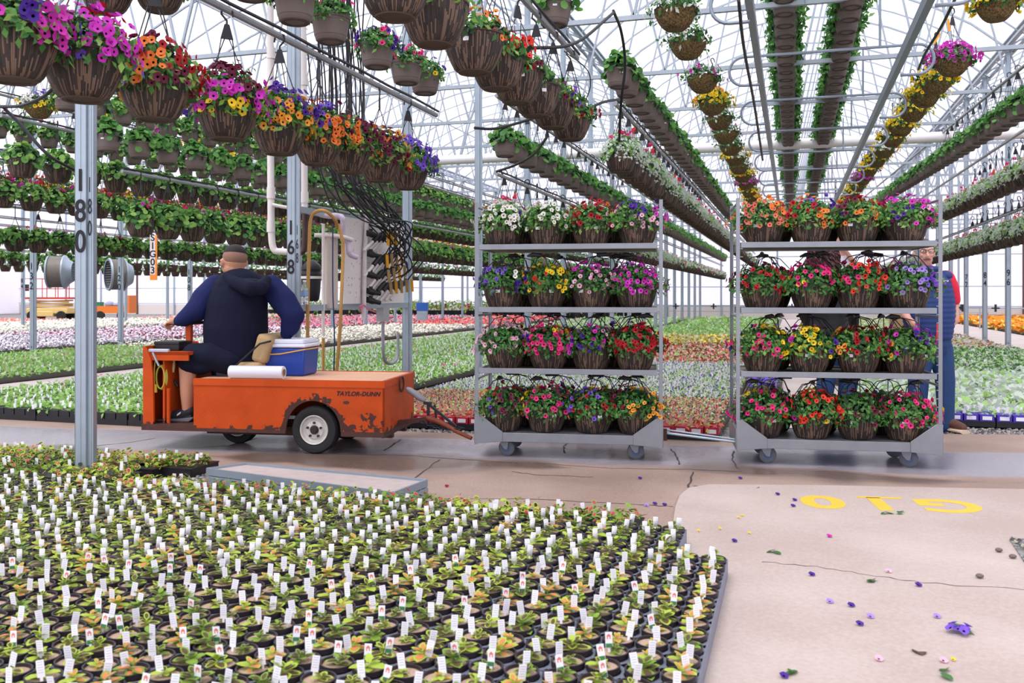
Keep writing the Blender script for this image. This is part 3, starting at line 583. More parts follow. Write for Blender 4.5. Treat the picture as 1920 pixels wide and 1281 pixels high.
# arms under the sleeves
sl, el, wl_ = T(405, 535, .3), T(372, 577, .2), T(336, 601, .17); sr, er, wr = T(510, 535, .34), T(546, 590, .3), T(538, 622, .33)
chain(m, [sl, el, wl_], [.06, .05, .028]); chain(m, [sr, er, wr], [.06, .05, .03])
hand(m, wl_, (.1, .9, .3), (-1, -.05, -.1), (-.1, -.3, 1), (.7, .9, .7), .92); hand(m, wr, (-.2, .9, .1), (-.15, .1, -1), (1, 0, -.2), (.3, .4, .3), .92)
skin_of(m, 'body', DR.o, .007, 4, off)
m = mk(hairb); m.ball(hc+Vector((.003, .004, .05)), (.087, .097, .074), 20, 12); o = skin_of(m, 'hair', DR.o, .008, 2, off)
m = mk(mat('hair_fade', '#8a6656', .75)); m.ball(hc+Vector((.003, -.002, .018)), (.092, .102, .088), 28, 18); skin_of(m, 'shaved_sides', DR.o, .005, 2, off)
m = mk(mat('mask_teal', '#1f6f7c', .8)); m.ball(hc+Vector((-.066, .005, -.055)), (.036, .062, .042), 14, 10); m.mat(ink); m.path([hc+Vector((-.095, -.03, -.045)), hc+Vector((-.09, -.075, -.035)), hc+Vector((-.062, -.11, -.01))], .0028, 5); m.v = [tuple(Vector(v)-off) for v in m.v]; m.build('face_mask', DR.o)
m = mk(navy)   # jacket body
chain(m, [T(444, 690, .3), T(443, 660, .3), T(442, 615, .29), T(444, 575, .3), T(450, 548, .31), T(452, 533, .32)], [.205, .245, .25, .24, .22, .14], ell=(.86, 1.0), seg=24)
chain(m, [T(404, 542, .31), T(450, 532, .32), T(505, 539, .34)], [.085, .1, .09]); skin_of(m, 'jacket', DR.o, .01, 8, off)
m = mk(navy2); chain(m, [T(405, 537, .3), T(384, 560, .25), T(369, 582, .2), T(345, 598, .17), T(335, 602, .17)], [.092, .1, .09, .062, .042]); skin_of(m, 'sleeve', DR.o, .009, 5, off, 'lighter blue jacket sleeve'); m = mk(navy2); chain(m, [T(508, 537, .34), T(532, 565, .32), T(549, 592, .3), T(544, 612, .31), T(538, 625, .33)], [.092, .1, .092, .075, .052]); skin_of(m, 'sleeve', DR.o, .009, 5, off, 'lighter blue jacket sleeve')
m = mk(navy); hp = [T(426, 518, .2), T(440, 530, .14), T(470, 542, .08), T(490, 540, .1), T(500, 526, .2)]; chain(m, hp, [.035, .05, .06, .055, .04]); m.ball(T(468, 534, .17), (.12, .09, .05)); m.path([hc+Vector((.08*math.cos(a)+.01, .095*math.sin(a), -.125)) for a in [2*PI*k/16 for k in range(17)]], .018, 8, cap=False); skin_of(m, 'hood', DR.o, .009, 5, off)
m = mk(navy3); chain(m, [T(444, 680, .3), T(440, 668, .28)], [.2, .21], ell=(.95, 1.0)); chain(m, [T(430, 676, .17), T(395, 668, .12), T(364, 668, .1), T(357, 680, .09)], [.115, .108, .1, .09]); m.ball(T(376, 688, .1), (.1, .08, .06)); chain(m, [T(430, 676, .45), T(385, 670, .42), T(356, 674, .42)], [.11, .1, .09]); skin_of(m, 'shorts', DR.o, .01, 6, off)
for yl in (.09, .42):
    S = thing('shoe', None, None); S.parent = DR.o; a, t = T(356, 780, yl), T(298, 790, yl); xh, xt = a.x+.03, t.x+.02
    m = mk(mat('shoe_black', '#20212a', .7, noise=.15)); chain(m, [(xh-.03, yl, .265), (xh-.07, yl, .25), (xt+.07, yl, .225), (xt+.03, yl, .214)], [.042, .044, .036, .026], ell=(1, 1)); m.bb(xt, xh, yl-.036, yl+.036, .2, .232); skin_of(m, 'upper', S, .007, 3, off)
    m = mk(mat('shoe_sole_grey', '#6b6a70', .8)); m.prism([(xt-.01, .192), (xh-.02, .192), (xh+.012, .215), (xh+.012, .228), (xh-.08, .218), (xt+.06, .21), (xt-.012, .205)], 'y', yl-.04, yl+.04); m.v = [tuple(Vector(v)-off) for v in m.v]; m.build('sole', S, bevel=.006)
m = mk(tagw); lx = T(329, 780, 0).x
for dz, sg in ((.006, 1), (-.006, -1)): m.path([(lx-.014+.028*k/6, .047, .252+dz-sg*.012*(1-((k-3)/3)**2)+(k-3)*.003) for k in range(7)], .0028, 5)
m.v = [tuple(Vector((v[0], v[1], v[2]))-off) for v in m.v]; m.build('shoe_logo', DR.o, label='small white logo on the near shoe')
# ------------------------------------------------------------------ people behind the tail trolley
class Per:
    def __init__(s, label, px, d0): s.d0 = d0; s.u0 = (px-960)/F*d0; s.o = thing('person', label, 'person', cam2w(s.u0, d0, 0), A)
    def __call__(s, px, py, dy=0): d = s.d0+dy; return Vector(((px-960)/F*d-s.u0, dy, CH+(HY-py)*d/F))
P = Per('person in quilted blue vest, red shirt and glasses standing behind the tail trolley', 1742, 7.65)
def head(m, c, r=1., nose=True, yaw=0):
    R = Matrix.Rotation(yaw, 3, 'Z')
    def q(x, y, z): return c+R @ Vector((x, y, z))*r
    m.ball(q(0, .015, .02), (.076*r, .092*r, .1*r), 20, 14); m.ball(q(0, -.012, -.045), (.062*r, .068*r, .065*r), 16, 10); m.ball(q(0, -.03, -.085), (.036*r, .035*r, .028*r))
    if nose: chain(m, [q(0, -.082, .012), q(0, -.1, -.02), q(0, -.092, -.03)], [.009, .014, .016]); m.ball(q(.013, -.085, -.03), .009, 8, 6); m.ball(q(-.013, -.085, -.03), .009, 8, 6); m.ball(q(0, -.072, .036), (.045, .018, .01)); m.ball(q(.035, -.062, -.015), (.02, .015, .015)); m.ball(q(-.035, -.062, -.015), (.02, .015, .015))
    for s in (-1, 1): m.ball(q(.08*s, .015, -.0), (.01, .02, .033), 10, 8)
    return q
m = mk(skin2); hc = P(1733, 476, 0); q = head(m, hc, yaw=-.15); chain(m, [hc+Vector((0, .02, -.06)), P(1738, 515, .02), P(1740, 535, .02)], [.06, .062, .07]); chain(m, [P(1740, 540, .02), P(1742, 600, .02), P(1744, 640, .02)], [.12, .13, .12])
chain(m, [P(1778, 530, 0), P(1786, 572, .03), P(1788, 600, -.02), P(1774, 618, -.06)], [.055, .05, .043, .03]); hand(m, P(1774, 618, -.06), (0, -1, 0), (-.6, .1, -1), (-1, 0, .3), (.3, .3, .3), .8)
chain(m, [P(1696, 530, 0), P(1688, 572, .0), P(1702, 597, -.12)], [.055, .045, .03]); hand(m, P(1702, 597, -.12), (-.5, -.6, .5), (.6, -.2, -.7), (.3, -.9, .0), (.5, .6, .5))
chain(m, [P(1728, 650, .02), P(1722, 720, .02), P(1718, 790, .04)], [.08, .06, .04]); chain(m, [P(1766, 650, .02), P(1774, 720, .0), P(1774, 790, .0)], [.08, .06, .04]); skin_of(m, 'body', P.o, .007, 4)
m = mk(white); e = mk(white)
for s in (-1, 1):
    e.mat(white).ball(q(.03*s, -.073, .02), (.013, .008, .008), 10, 8); e.mat(ink).ball(q(.03*s, -.08, .02), (.005, .003, .005), 8, 6)
e.build('eyes', P.o); e = mk(mat('glasses_frame', '#3d302c', .4))
for s in (-1, 1): e.path([q(.033*s+.024*math.cos(a), -.093, .018+.018*math.sin(a)) for a in [2*PI*k/16 for k in range(17)]], .0022, 5, cap=False); e.path([q(.057*s, -.092, .022), q(.08*s, .01, .015)], .0022, 5)
e.path([q(-.009, -.094, .022), q(.009, -.094, .022)], .0022, 5); e.build('glasses', P.o)
e = mk(mat('lips', '#9b5a52', .6)); e.path([q(-.028, -.077, -.058), q(0, -.087, -.053), q(.028, -.077, -.058)], [.003, .006, .003], 6); e.build('mouth', P.o)
e = mk(mat('hair_grey', '#5b4f49', .8)); e.ball(q(0, .03, .045), (.08, .088, .088), 18, 12); e.build('hair', P.o); e = mk(mat('moustache_grey', '#8a766c', .9)); e.path([q(-.032, -.076, -.048), q(0, -.092, -.04), q(.032, -.076, -.048)], [.004, .008, .004], 6); e.path([q(.03*s+(-.02), -.078, .044) for s in (-1, 1)], .004, 5); e.build('moustache', P.o)
m = mk(mat('shirt_red', '#d8263f', .8, noise=.1)); chain(m, [P(1774, 522, .0), P(1782, 540, .01), P(1787, 562, .02)], [.07, .07, .06]); chain(m, [P(1697, 522, .0), P(1693, 545, .0)], [.07, .065]); chain(m, [P(1740, 512, .0), P(1741, 560, 0)], [.075, .08]); m.bb(-.028, .028, -.142, -.1, .9, 1.27); skin_of(m, 'shirt', P.o, .009, 4)
m = mk(mat('vest_blue', '#1d3670', .6, noise=.12, nscale=8)); pts = []; rs = []
for k in range(53):
    t = k/52; pts.append((P(1742, 636, 0)*(1-t)+P(1741, 512, 0)*t)); base = .178+.03*math.sin(PI*min(1, t*1.15)); base = base if t < .88 else base*(1-(t-.88)*2.6); rs.append(base*(1+.028*abs(math.sin(PI*k/4))))
for s, x0 in ((0, 0),): m.path(pts, rs, 36, ell=(.74, 1.02))
m.ball(P(1772, 518, 0), (.06, .08, .05), 12, 8); m.ball(P(1708, 518, 0), (.06, .08, .05), 12, 8); m.path([P(1738, 505, .01)+Vector((.085*math.cos(a), .08*math.sin(a), 0)) for a in [2*PI*k/16 for k in range(17)]], .025, 8, cap=False); m.build('vest', P.o)
mk(mat('zip_red', '#c4304a', .6)).bb(-.008, .008, -.15, -.13, .78, 1.28).build('zip', P.o); mk(tagw).box(tuple(P(1773, 527, -.16)), (.045, .004, .012)).build('vest_logo', P.o)
m = mk(denim); chain(m, [P(1744, 632, .02), P(1744, 648, .02)], [.17, .175], ell=(.8, 1)); chain(m, [P(1730, 655, .02), P(1722, 715, .02), P(1718, 798, .04)], [.1, .085, .07]); chain(m, [P(1764, 655, .02), P(1772, 715, .0), P(1774, 798, .0)], [.1, .08, .065]); skin_of(m, 'jeans', P.o, .01, 5)
for px, dy, sg in ((1718, .04, -.02), (1776, .0, .06)):
    S = thing('shoe', None, None); S.parent = P.o; S.location = (P(px, 800, dy).x, dy, 0); mk(mat('shoe_brown', '#5c3b32', .7)); m = mk(MATS['shoe_brown']); chain(m, [(0, .02, .075), (sg*.5, -.06, .06), (sg, -.14, .045)], [.05, .045, .036]); skin_of(m, 'upper', S, .008, 3)
    m = mk(mat('sole_cream', '#cdb9a2', .7)); m.path([(-sg*.1, .07, .015), (sg, -.19, .015)], [.05, .05], 10, ell=(.35, 1)); m.build('sole', S)
Q = Per('person with long curly dark hair and black jacket, back turned, behind the tail trolley', 1552, 8.1)
m = mk(skin1); hc = Q(1543, 475, 0); q = head(m, hc, yaw=PI); chain(m, [hc+Vector((0, -.01, -.05)), Q(1548, 530, 0)], [.05, .055]); chain(m, [Q(1550, 545, 0), Q(1552, 600, 0), Q(1556, 640, 0)], [.11, .1, .12])
chain(m, [Q(1515, 535, 0), Q(1512, 585, .02), Q(1520, 618, .14)], [.045, .038, .028]); hand(m, Q(1520, 618, .14), (0, 0, 1), (.4, 1, .1), (-1, 0, 0)); chain(m, [Q(1586, 535, 0), Q(1596, 585, .02), Q(1600, 612, .14)], [.045, .038, .028]); hand(m, Q(1600, 612, .14), (0, 0, 1), (-.2, 1, .1), (1, 0, 0))
chain(m, [Q(1545, 650, 0), Q(1545, 720, 0), Q(1540, 796, .02)], [.09, .06, .04]); chain(m, [Q(1580, 650, 0), Q(1592, 720, 0), Q(1588, 796, 0)], [.09, .06, .04]); skin_of(m, 'body', Q.o, .008, 4)
rng = np.random.default_rng(5); m = mk(mat('hair_auburn', '#4a2c2c', .6, noise=.4, nscale=40)); 
for k in range(210):
    a = rng.uniform(0, 2*PI); r = .105+.02*rng.random(); z0 = rng.uniform(-.1, .11); rr = r*math.sqrt(max(.1, 1-(z0/.16)**2)) if z0 > 0 else r; p = hc+Vector((math.cos(a)*rr, math.sin(a)*rr*.95-.01, z0)); pts = [p+Vector((.016*math.cos(t*1.7+k)+.03*t*.1*math.cos(a), .016*math.sin(t*1.7+k), -.022*t)) for t in range(7)]; m.path(pts, [.011, .012, .012, .011, .01, .008, .005], 5)
m.ball(hc+Vector((0, -.01, .01)), (.1, .1, .12)); m.ball(hc+Vector((0, -.03, -.12)), (.11, .08, .12)); m.build('hair', Q.o)
m = mk(mat('jacket_black', '#14151b', .6, noise=.2, nscale=8, bump=.4, bscale=16)); chain(m, [Q(1551, 642, 0), Q(1552, 600, 0), Q(1551, 560, 0), Q(1550, 528, 0)], [.19, .165, .17, .13], ell=(.72, 1.05), seg=24); chain(m, [Q(1512, 532, 0), Q(1506, 560, 0), Q(1509, 590, .03), Q(1518, 614, .12)], [.065, .06, .055, .045]); chain(m, [Q(1588, 532, 0), Q(1596, 560, 0), Q(1600, 588, .03), Q(1601, 608, .12)], [.065, .06, .055, .045]); chain(m, [Q(1512, 532, 0), Q(1588, 532, 0)], [.06, .06]); skin_of(m, 'jacket', Q.o, .009, 5)
m = mk(denim); chain(m, [Q(1556, 640, 0), Q(1558, 655, 0)], [.17, .175], ell=(.8, 1)); chain(m, [Q(1545, 660, 0), Q(1549, 715, 0), Q(1538, 798, .02)], [.1, .082, .07]); chain(m, [Q(1578, 660, 0), Q(1591, 715, 0), Q(1582, 798, 0)], [.1, .085, .07]); skin_of(m, 'jeans', Q.o, .01, 5)
for px, dy in ((1540, .02), (1584, 0)):
    m = mk(mat('shoe_dark', '#2a2627', .7)); x = Q(px, 800, dy).x; chain(m, [(x, dy, .055), (x, dy+.09, .045), (x, dy+.16, .035)], [.05, .042, .035]); skin_of(m, 'shoe', Q.o, .008, 3)
V = Per('person in pale shirt with one arm raised, far beyond the curly hair', 1577, 11.5)
m = mk(skin2); hc = V(1577, 458, 0); q = head(m, hc); chain(m, [hc, V(1577, 478, 0), V(1577, 560, 0)], [.05, .06, .1]); chain(m, [V(1592, 486, 0), V(1605, 497, -.05), V(1585, 470, -.15)], [.04, .036, .026]); hand(m, V(1585, 470, -.15), (0, -1, 0), (-.5, 0, 1), (-1, 0, -.3)); chain(m, [V(1563, 486, 0), V(1558, 515, 0), V(1562, 540, -.03)], [.04, .035, .026]); hand(m, V(1562, 540, -.03), (0, -1, 0), (0, 0, -1), (1, 0, 0))
for s in (-1, 1): chain(m, [V(1577+7*s, 570, 0), V(1577+8*s, 640, 0), V(1577+8*s, 708, 0)], [.07, .05, .04])
skin_of(m, 'body', V.o, .009, 4); m = mk(mat('hair_brown', '#5a4034', .8)); m.ball(q(0, .03, .04), (.083, .09, .09)); m.build('hair', V.o); e = mk(ink)
for s in (-1, 1): e.ball(q(.03*s, -.078, .02), (.008, .005, .006), 8, 6)
e.build('eyes', V.o); m = mk(mat('shirt_pale', '#d9d3dd', .8)); chain(m, [V(1577, 570, 0), V(1577, 530, 0), V(1577, 490, 0)], [.15, .14, .13], ell=(.7, 1.1)); chain(m, [V(1563, 487, 0), V(1559, 505, 0)], [.055, .05]); chain(m, [V(1591, 487, 0), V(1600, 493, -.03)], [.055, .05]); skin_of(m, 'shirt', V.o, .01, 4)
m = mk(denim); chain(m, [V(1577, 568, 0), V(1577, 580, 0)], [.14, .14], ell=(.75, 1.05))
for s in (-1, 1): chain(m, [V(1577+7*s, 585, 0), V(1577+8*s, 640, 0), V(1577+8*s, 708, 0)], [.085, .07, .06])
skin_of(m, 'trousers', V.o, .011, 4)
for s in (-1, 1): m = mk(MATS['shoe_dark']); x = V(1577+8*s, 715, 0).x; chain(m, [(x, 0, .05), (x, -.14, .04)], [.05, .04]); skin_of(m, 'shoe', V.o, .01, 3)
# ------------------------------------------------------------------ ground
def gravel_mat():
    m, N, L, b = nodes('gravel'); tc = N.new('ShaderNodeTexCoord'); v = N.new('ShaderNodeTexVoronoi'); v.inputs['Scale'].default_value = 38; L.new(tc.outputs['Object'], v.inputs['Vector'])
    r = N.new('ShaderNodeValToRGB'); e = r.color_ramp.elements; e[0].color = rgb('#3f4146'); e[1].color = rgb('#a3a09a'); L.new(v.outputs['Color'], r.inputs[0]); L.new(r.outputs[0], b.inputs['Base Color'])
    bp = N.new('ShaderNodeBump'); bp.inputs['Strength'].default_value = 1; bp.inputs['Distance'].default_value = .02; bp.invert = True; L.new(v.outputs['Distance'], bp.inputs['Height']); L.new(bp.outputs[0], b.inputs['Normal']); b.inputs['Roughness'].default_value = .8
    return m
def concrete(name, c1, c2, wet=False, c3='#a99a94'):
    m, N, L, b = nodes(name); tc = N.new('ShaderNodeTexCoord'); s = N.new('ShaderNodeSeparateXYZ'); L.new(tc.outputs['Object'], s.inputs[0])
    n = N.new('ShaderNodeTexNoise'); n.inputs['Scale'].default_value = 1.3; n.inputs['Detail'].default_value = 8; L.new(tc.outputs['Object'], n.inputs['Vector'])
    n2 = N.new('ShaderNodeTexNoise'); n2.inputs['Scale'].default_value = 60; n2.inputs['Detail'].default_value = 5; L.new(tc.outputs['Object'], n2.inputs['Vector'])
    mx = N.new('ShaderNodeMix'); mx.data_type = 'RGBA'; mx.inputs[6].default_value = rgb(c1); mx.inputs[7].default_value = rgb(c2)
    f = mathn(N, L, 'ADD', mathn(N, L, 'MULTIPLY', mathn(N, L, 'SUBTRACT', n.outputs['Fac'], .35), 2.), mathn(N, L, 'MULTIPLY', mathn(N, L, 'SUBTRACT', n2.outputs['Fac'], .5), 1.)); mx.clamp_factor = True
    L.new(f, mx.inputs[0]); out = mx.outputs[2]
    if wet:
        # washed-down strip along the wheel track; puddled, smoother; sky reflection painted in as lavender-grey
        v = mathn(N, L, 'SUBTRACT', s.outputs[1], mathn(N, L, 'MULTIPLY', s.outputs[0], .13)); n4 = N.new('ShaderNodeTexNoise'); n4.inputs['Scale'].default_value = .9; n4.inputs['Detail'].default_value = 3; L.new(tc.outputs['Object'], n4.inputs['Vector'])
        v = mathn(N, L, 'ADD', v, mathn(N, L, 'MULTIPLY', mathn(N, L, 'SUBTRACT', n4.outputs['Fac'], .5), .35))
        band = mathn(N, L, 'SUBTRACT', 1., mathn(N, L, 'MULTIPLY', mathn(N, L, 'ABSOLUTE', mathn(N, L, 'SUBTRACT', v, 6.66)), 2.1)); band = mathn(N, L, 'MULTIPLY', band, 6.); w = N.new('ShaderNodeClamp'); L.new(band, w.inputs[0]); w = w.outputs[0]
        m2 = N.new('ShaderNodeMix'); m2.data_type = 'RGBA'; L.new(w, m2.inputs[0]); L.new(out, m2.inputs[6]); m2.inputs[7].default_value = rgb('#989299'); out = m2.outputs[2]
        # spilled water, patchy
        n5 = N.new('ShaderNodeTexNoise'); n5.inputs['Scale'].default_value = .55; n5.inputs['Detail'].default_value = 2; L.new(tc.outputs['Object'], n5.inputs['Vector'])
        b2 = mathn(N, L, 'SUBTRACT', 1.0, mathn(N, L, 'MULTIPLY', mathn(N, L, 'ABSOLUTE', mathn(N, L, 'SUBTRACT', v, 6.05)), 1.8)); p = mathn(N, L, 'MULTIPLY', mathn(N, L, 'ADD', b2, mathn(N, L, 'MULTIPLY', mathn(N, L, 'SUBTRACT', n5.outputs['Fac'], .62), 5.)), 4.); c = N.new('ShaderNodeClamp'); L.new(p, c.inputs[0])
        m3 = N.new('ShaderNodeMix'); m3.data_type = 'RGBA'; L.new(mathn(N, L, 'MULTIPLY', c.outputs[0], .75), m3.inputs[0]); L.new(out, m3.inputs[6]); m3.inputs[7].default_value = rgb('#5c4b42'); out = m3.outputs[2]
        wf = mathn(N, L, 'MAXIMUM', w, c.outputs[0]); L.new(mathn(N, L, 'SUBTRACT', .85, mathn(N, L, 'MULTIPLY', wf, mathn(N, L, 'ADD', .3, mathn(N, L, 'MULTIPLY', n.outputs['Fac'], .55)))), b.inputs['Roughness'])
    else: b.inputs['Roughness'].default_value = .85
    L.new(out, b.inputs['Base Color']); bp = N.new('ShaderNodeBump'); bp.inputs['Strength'].default_value = .15; bp.inputs['Distance'].default_value = .004; L.new(n2.outputs['Fac'], bp.inputs['Height']); L.new(bp.outputs[0], b.inputs['Normal'])
    return m
YW = 44.0
gravel = gravel_mat(); mk(gravel).bb(-60, 30, -4, YW+1, -.12, -.02).build('floor', kind='structure')
dr = concrete('drive_concrete', '#8d776b', '#b29c90', True)
far = [(-30, 2.9), (-6.58, 6.6), (-5.2, 6.8), (-2.45, 7.05), (-.94, 7.38), (1.25, 8.2), (14, 11.)]
def slab(pts, m, name, z1=0., z0=-.1): return mk(m).prism(pts, 'z', z0, z1).build(name, kind='structure')
fl = slab([(-30, -2.), (16, -2.), (16, 11.4)]+far[::-1][1:-1]+[(-30, 5.2)], dr, 'floor')
pale = concrete('pale_slab_concrete', '#a99890', '#c0b3ab')
edge = [G(px, py) for px, py in ((1262, 985), (1266, 955), (1275, 932), (1292, 918), (1330, 912), (1500, 913), (1920, 921), (2300, 926))]
pts = [(p.x, p.y) for p in edge]; slab([(-.75, -1.5)]+[(-.62, 3.6)]+pts+[(8, -1.5)], pale, 'floor', .012, .0005)
# aisles through the growing beds
ai = concrete('aisle_concrete', '#bcaea8', '#cfc6c2')
slab([(-9.7, 5.4), (-8.66, 6.4), (-8.66, YW), (-9.7, YW)], ai, 'floor', -.004, -.05); slab([(-.42, 7.6), (.6, 7.8), (.6, YW), (-.42, YW)], ai, 'floor', -.004, -.05); slab([(4.6, 9), (6.2, 9), (6.2, YW), (4.6, YW)], ai, 'floor', -.004, -.05); slab([(-21.2, 3.5), (-20.4, 3.5), (-20.4, YW), (-21.2, YW)], ai, 'floor', -.004, -.05)
tri = [G(px, py, .013) for px, py in ((1893, 1013), (1925, 1062), (2300, 1400), (2600, 985))]; mk(gravel).prism([(p.x, p.y) for p in tri], 'z', .0125, .018).build('floor', kind='structure')
crk = mat('crack_dark', '#4c403b', .9)
def crack(pp, z, w=.006, parent=fl):
    m = mk(crk); pts = []
    for (a, b) in zip(pp[:-1], pp[1:]):
        for k in range(6): t = k/6; p = G(a[0]*(1-t)+b[0]*t, a[1]*(1-t)+b[1]*t, z); pts.append(p+Vector((random.uniform(-.006, .006), random.uniform(-.012, .012), 0)))
    pts.append(G(*pp[-1], z)); m.path(pts, [w*random.uniform(.5, 1.3) for _ in pts], 4, ell=(.15, 1)); m.build('crack', parent)
for pp in ([(760, 912), (812, 870), (825, 862)], [(480, 822), (430, 836), (380, 838)], [(570, 850), (640, 852), (760, 854), (880, 862), (960, 868)], [(720, 845), (740, 832), (752, 824)], [(1060, 850), (1056, 838), (1068, 828)],
           [(1275, 872), (1268, 852), (1258, 842)], [(1000, 868), (1150, 878), (1290, 880), (1390, 884)], [(1290, 915), (1300, 885)], [(810, 935), (1000, 936), (1190, 946), (1262, 950)], [(1110, 655+240), (1000, 890), (960, 884)],
           [(1300, 912), (1500, 914), (1700, 917), (1920, 921)], [(180, 836), (240, 830), (290, 822)], [(1385, 880), (1372, 862), (1376, 846)]): crack(pp, .001)
for pp in ([(1430, 1053), (1550, 1065), (1640, 1080), (1730, 1093), (1920, 1106)],): crack(pp, .0125, .0035)
# painted bay number, read from the far side
pm, N, L, b = nodes('worn_yellow_paint'); b.inputs['Base Color'].default_value = rgb('#dcb53a'); b.inputs['Roughness'].default_value = .7
g = G(1668, 944, .0128); o = lettering('G10', .46, pm, None, g, (0, 0, PI+math.radians(9)), ext=.0004, bold=.014, sp=1.3); o.name = 'painted_number'; o.scale = (1.0, .9, 1); mk(pm).bb(-.1, .14, -.175, -.135, -.0004, .0004).build('lettering', o, (0, 0, 0)); tag(o, 'yellow painted marking G10 upside down on the pale concrete slab', 'floor marking')
# ------------------------------------------------------------------ roof, posts, walls
FRY = [4.525+2.42*k for k in range(-2, 17)]; BAYS = [(-24.3, -14.2), (-14.2, -4.12), (-4.12, 4.38), (4.38, 12.9)]; EV, PK = 6.35, 8.1
def arch(x0, x1, t): return (x0+(x1-x0)*t, EV+(PK-EV)*math.sin(PI*t)**.8)
def film_mat():
    m = bpy.data.materials.new('poly_film'); m.use_nodes = True; N, L = m.node_tree.nodes, m.node_tree.links; N.clear(); o = N.new('ShaderNodeOutputMaterial'); t = N.new('ShaderNodeBsdfTransparent'); d = N.new('ShaderNodeBsdfTranslucent')
    t.inputs[0].default_value = (1, 1, 1, 1); d.inputs[0].default_value = (.95, .95, .97, 1); x = N.new('ShaderNodeMixShader'); x.inputs[0].default_value = .3; L.new(t.outputs[0], x.inputs[1]); L.new(d.outputs[0], x.inputs[2]); L.new(x.outputs[0], o.inputs[0]); return m
film = film_mat()
for bi, (x0, x1) in enumerate(BAYS):
    m = mk(film); n = 14
    for i in range(n):
        a, c = arch(x0, x1, i/n), arch(x0, x1, (i+1)/n); m.add([(a[0], -4, a[1]+.06), (c[0], -4, c[1]+.06), (c[0], YW, c[1]+.06), (a[0], YW, a[1]+.06)], [(0, 1, 2, 3)])
    m.build('ceiling', kind='structure')
    for y in FRY:
        if bi == 0 and y < 8 or bi == 3 and y < 10: continue
        near = y < 30; m = mk(galv_d); zc = 4.02
        m.beam((x0, y, zc), (x1, y, zc), .05)
        seg = 12; P_ = [arch(x0, x1, i/seg) for i in range(seg+1)]
        for i in range(seg): m.beam((P_[i][0], y, P_[i][1]), (P_[i+1][0], y, P_[i+1][1]), .04)
        for i in range(5):
            xa = x0+(x1-x0)*(i+.5)/5; ta = i/5; tb = (i+1)/5; A1 = arch(x0, x1, ta); B1 = arch(x0, x1, tb); m.beam((xa, y, zc), (A1[0], y, A1[1]), .03); m.beam((xa, y, zc), (B1[0], y, B1[1]), .03)
        m.build('trim', kind='structure', smooth=False)
        for dy in (1.21,):
            m = mk(galv_d)
            for i in range(seg): m.beam((P_[i][0], y+dy, P_[i][1]), (P_[i+1][0], y+dy, P_[i+1][1]), .03)
            m.build('trim', kind='structure', smooth=False)
    for t in (.2, .5, .8): c = arch(x0, x1, t); mk(galv_d).beam((c[0], -3, c[1]-.04), (c[0], YW, c[1]-.04), .035).build('trim', kind='structure')
for gx in (-14.2, -4.12, 4.38):
    m = mk(galv).beam((gx-.12, -3, EV-.05), (gx-.12, YW, EV-.05), .05).beam((gx+.12, -3, EV-.05), (gx+.12, YW, EV-.05), .05).beam((gx, -3, EV+.12), (gx, YW, EV+.12), .2, .03)
    for k in range(38): y = -2+k*1.21; m.beam((gx-.12, y, EV-.05), (gx+.12, y+.6, EV-.05), .025); m.beam((gx+.12, y+.6, EV-.05), (gx-.12, y+1.21, EV-.05), .025)
    m.build('trim', kind='structure', smooth=False)
wm, N, L, b = nodes('wall_film'); b.inputs['Base Color'].default_value = rgb('#eeeaf2'); b.inputs['Roughness'].default_value = .7; t = N.new('ShaderNodeBsdfTranslucent'); t.inputs[0].default_value = rgb('#fbf9fd'); x = N.new('ShaderNodeMixShader'); x.inputs[0].default_value = .75; L.new(b.outputs[0], x.inputs[1]); L.new(t.outputs[0], x.inputs[2]); L.new(x.outputs[0], N['Material Output'].inputs[0])
mk(wm).bb(-60, 30, YW, YW+.03, -.02, 9).build('wall_back', kind='structure'); mk(wm).bb(-45.03, -45, -4, YW, -.02, 9).build('wall_left', kind='structure'); mk(wm).bb(17, 17.03, -4, YW, -.02, 9).build('wall_right', kind='structure')
mk(mat('wall_base_panel', '#cfc6c2', .7)).bb(-45, 17, YW-.06, YW, 0, .55).build('trim', kind='structure')
for z in (.62, 1.5, 2.9): mk(galv_d).beam((-45, YW-.06, z), (17, YW-.06, z), .04).build('trim', kind='structure')
for k in range(24): mk(galv if k % 3 else mat('post_brown', '#5a4444', .7)).beam((-44+k*2.55, YW-.1, 0), (-44+k*2.55, YW-.1, 6.4), .08).build('trim', kind='structure')
post_i = 0
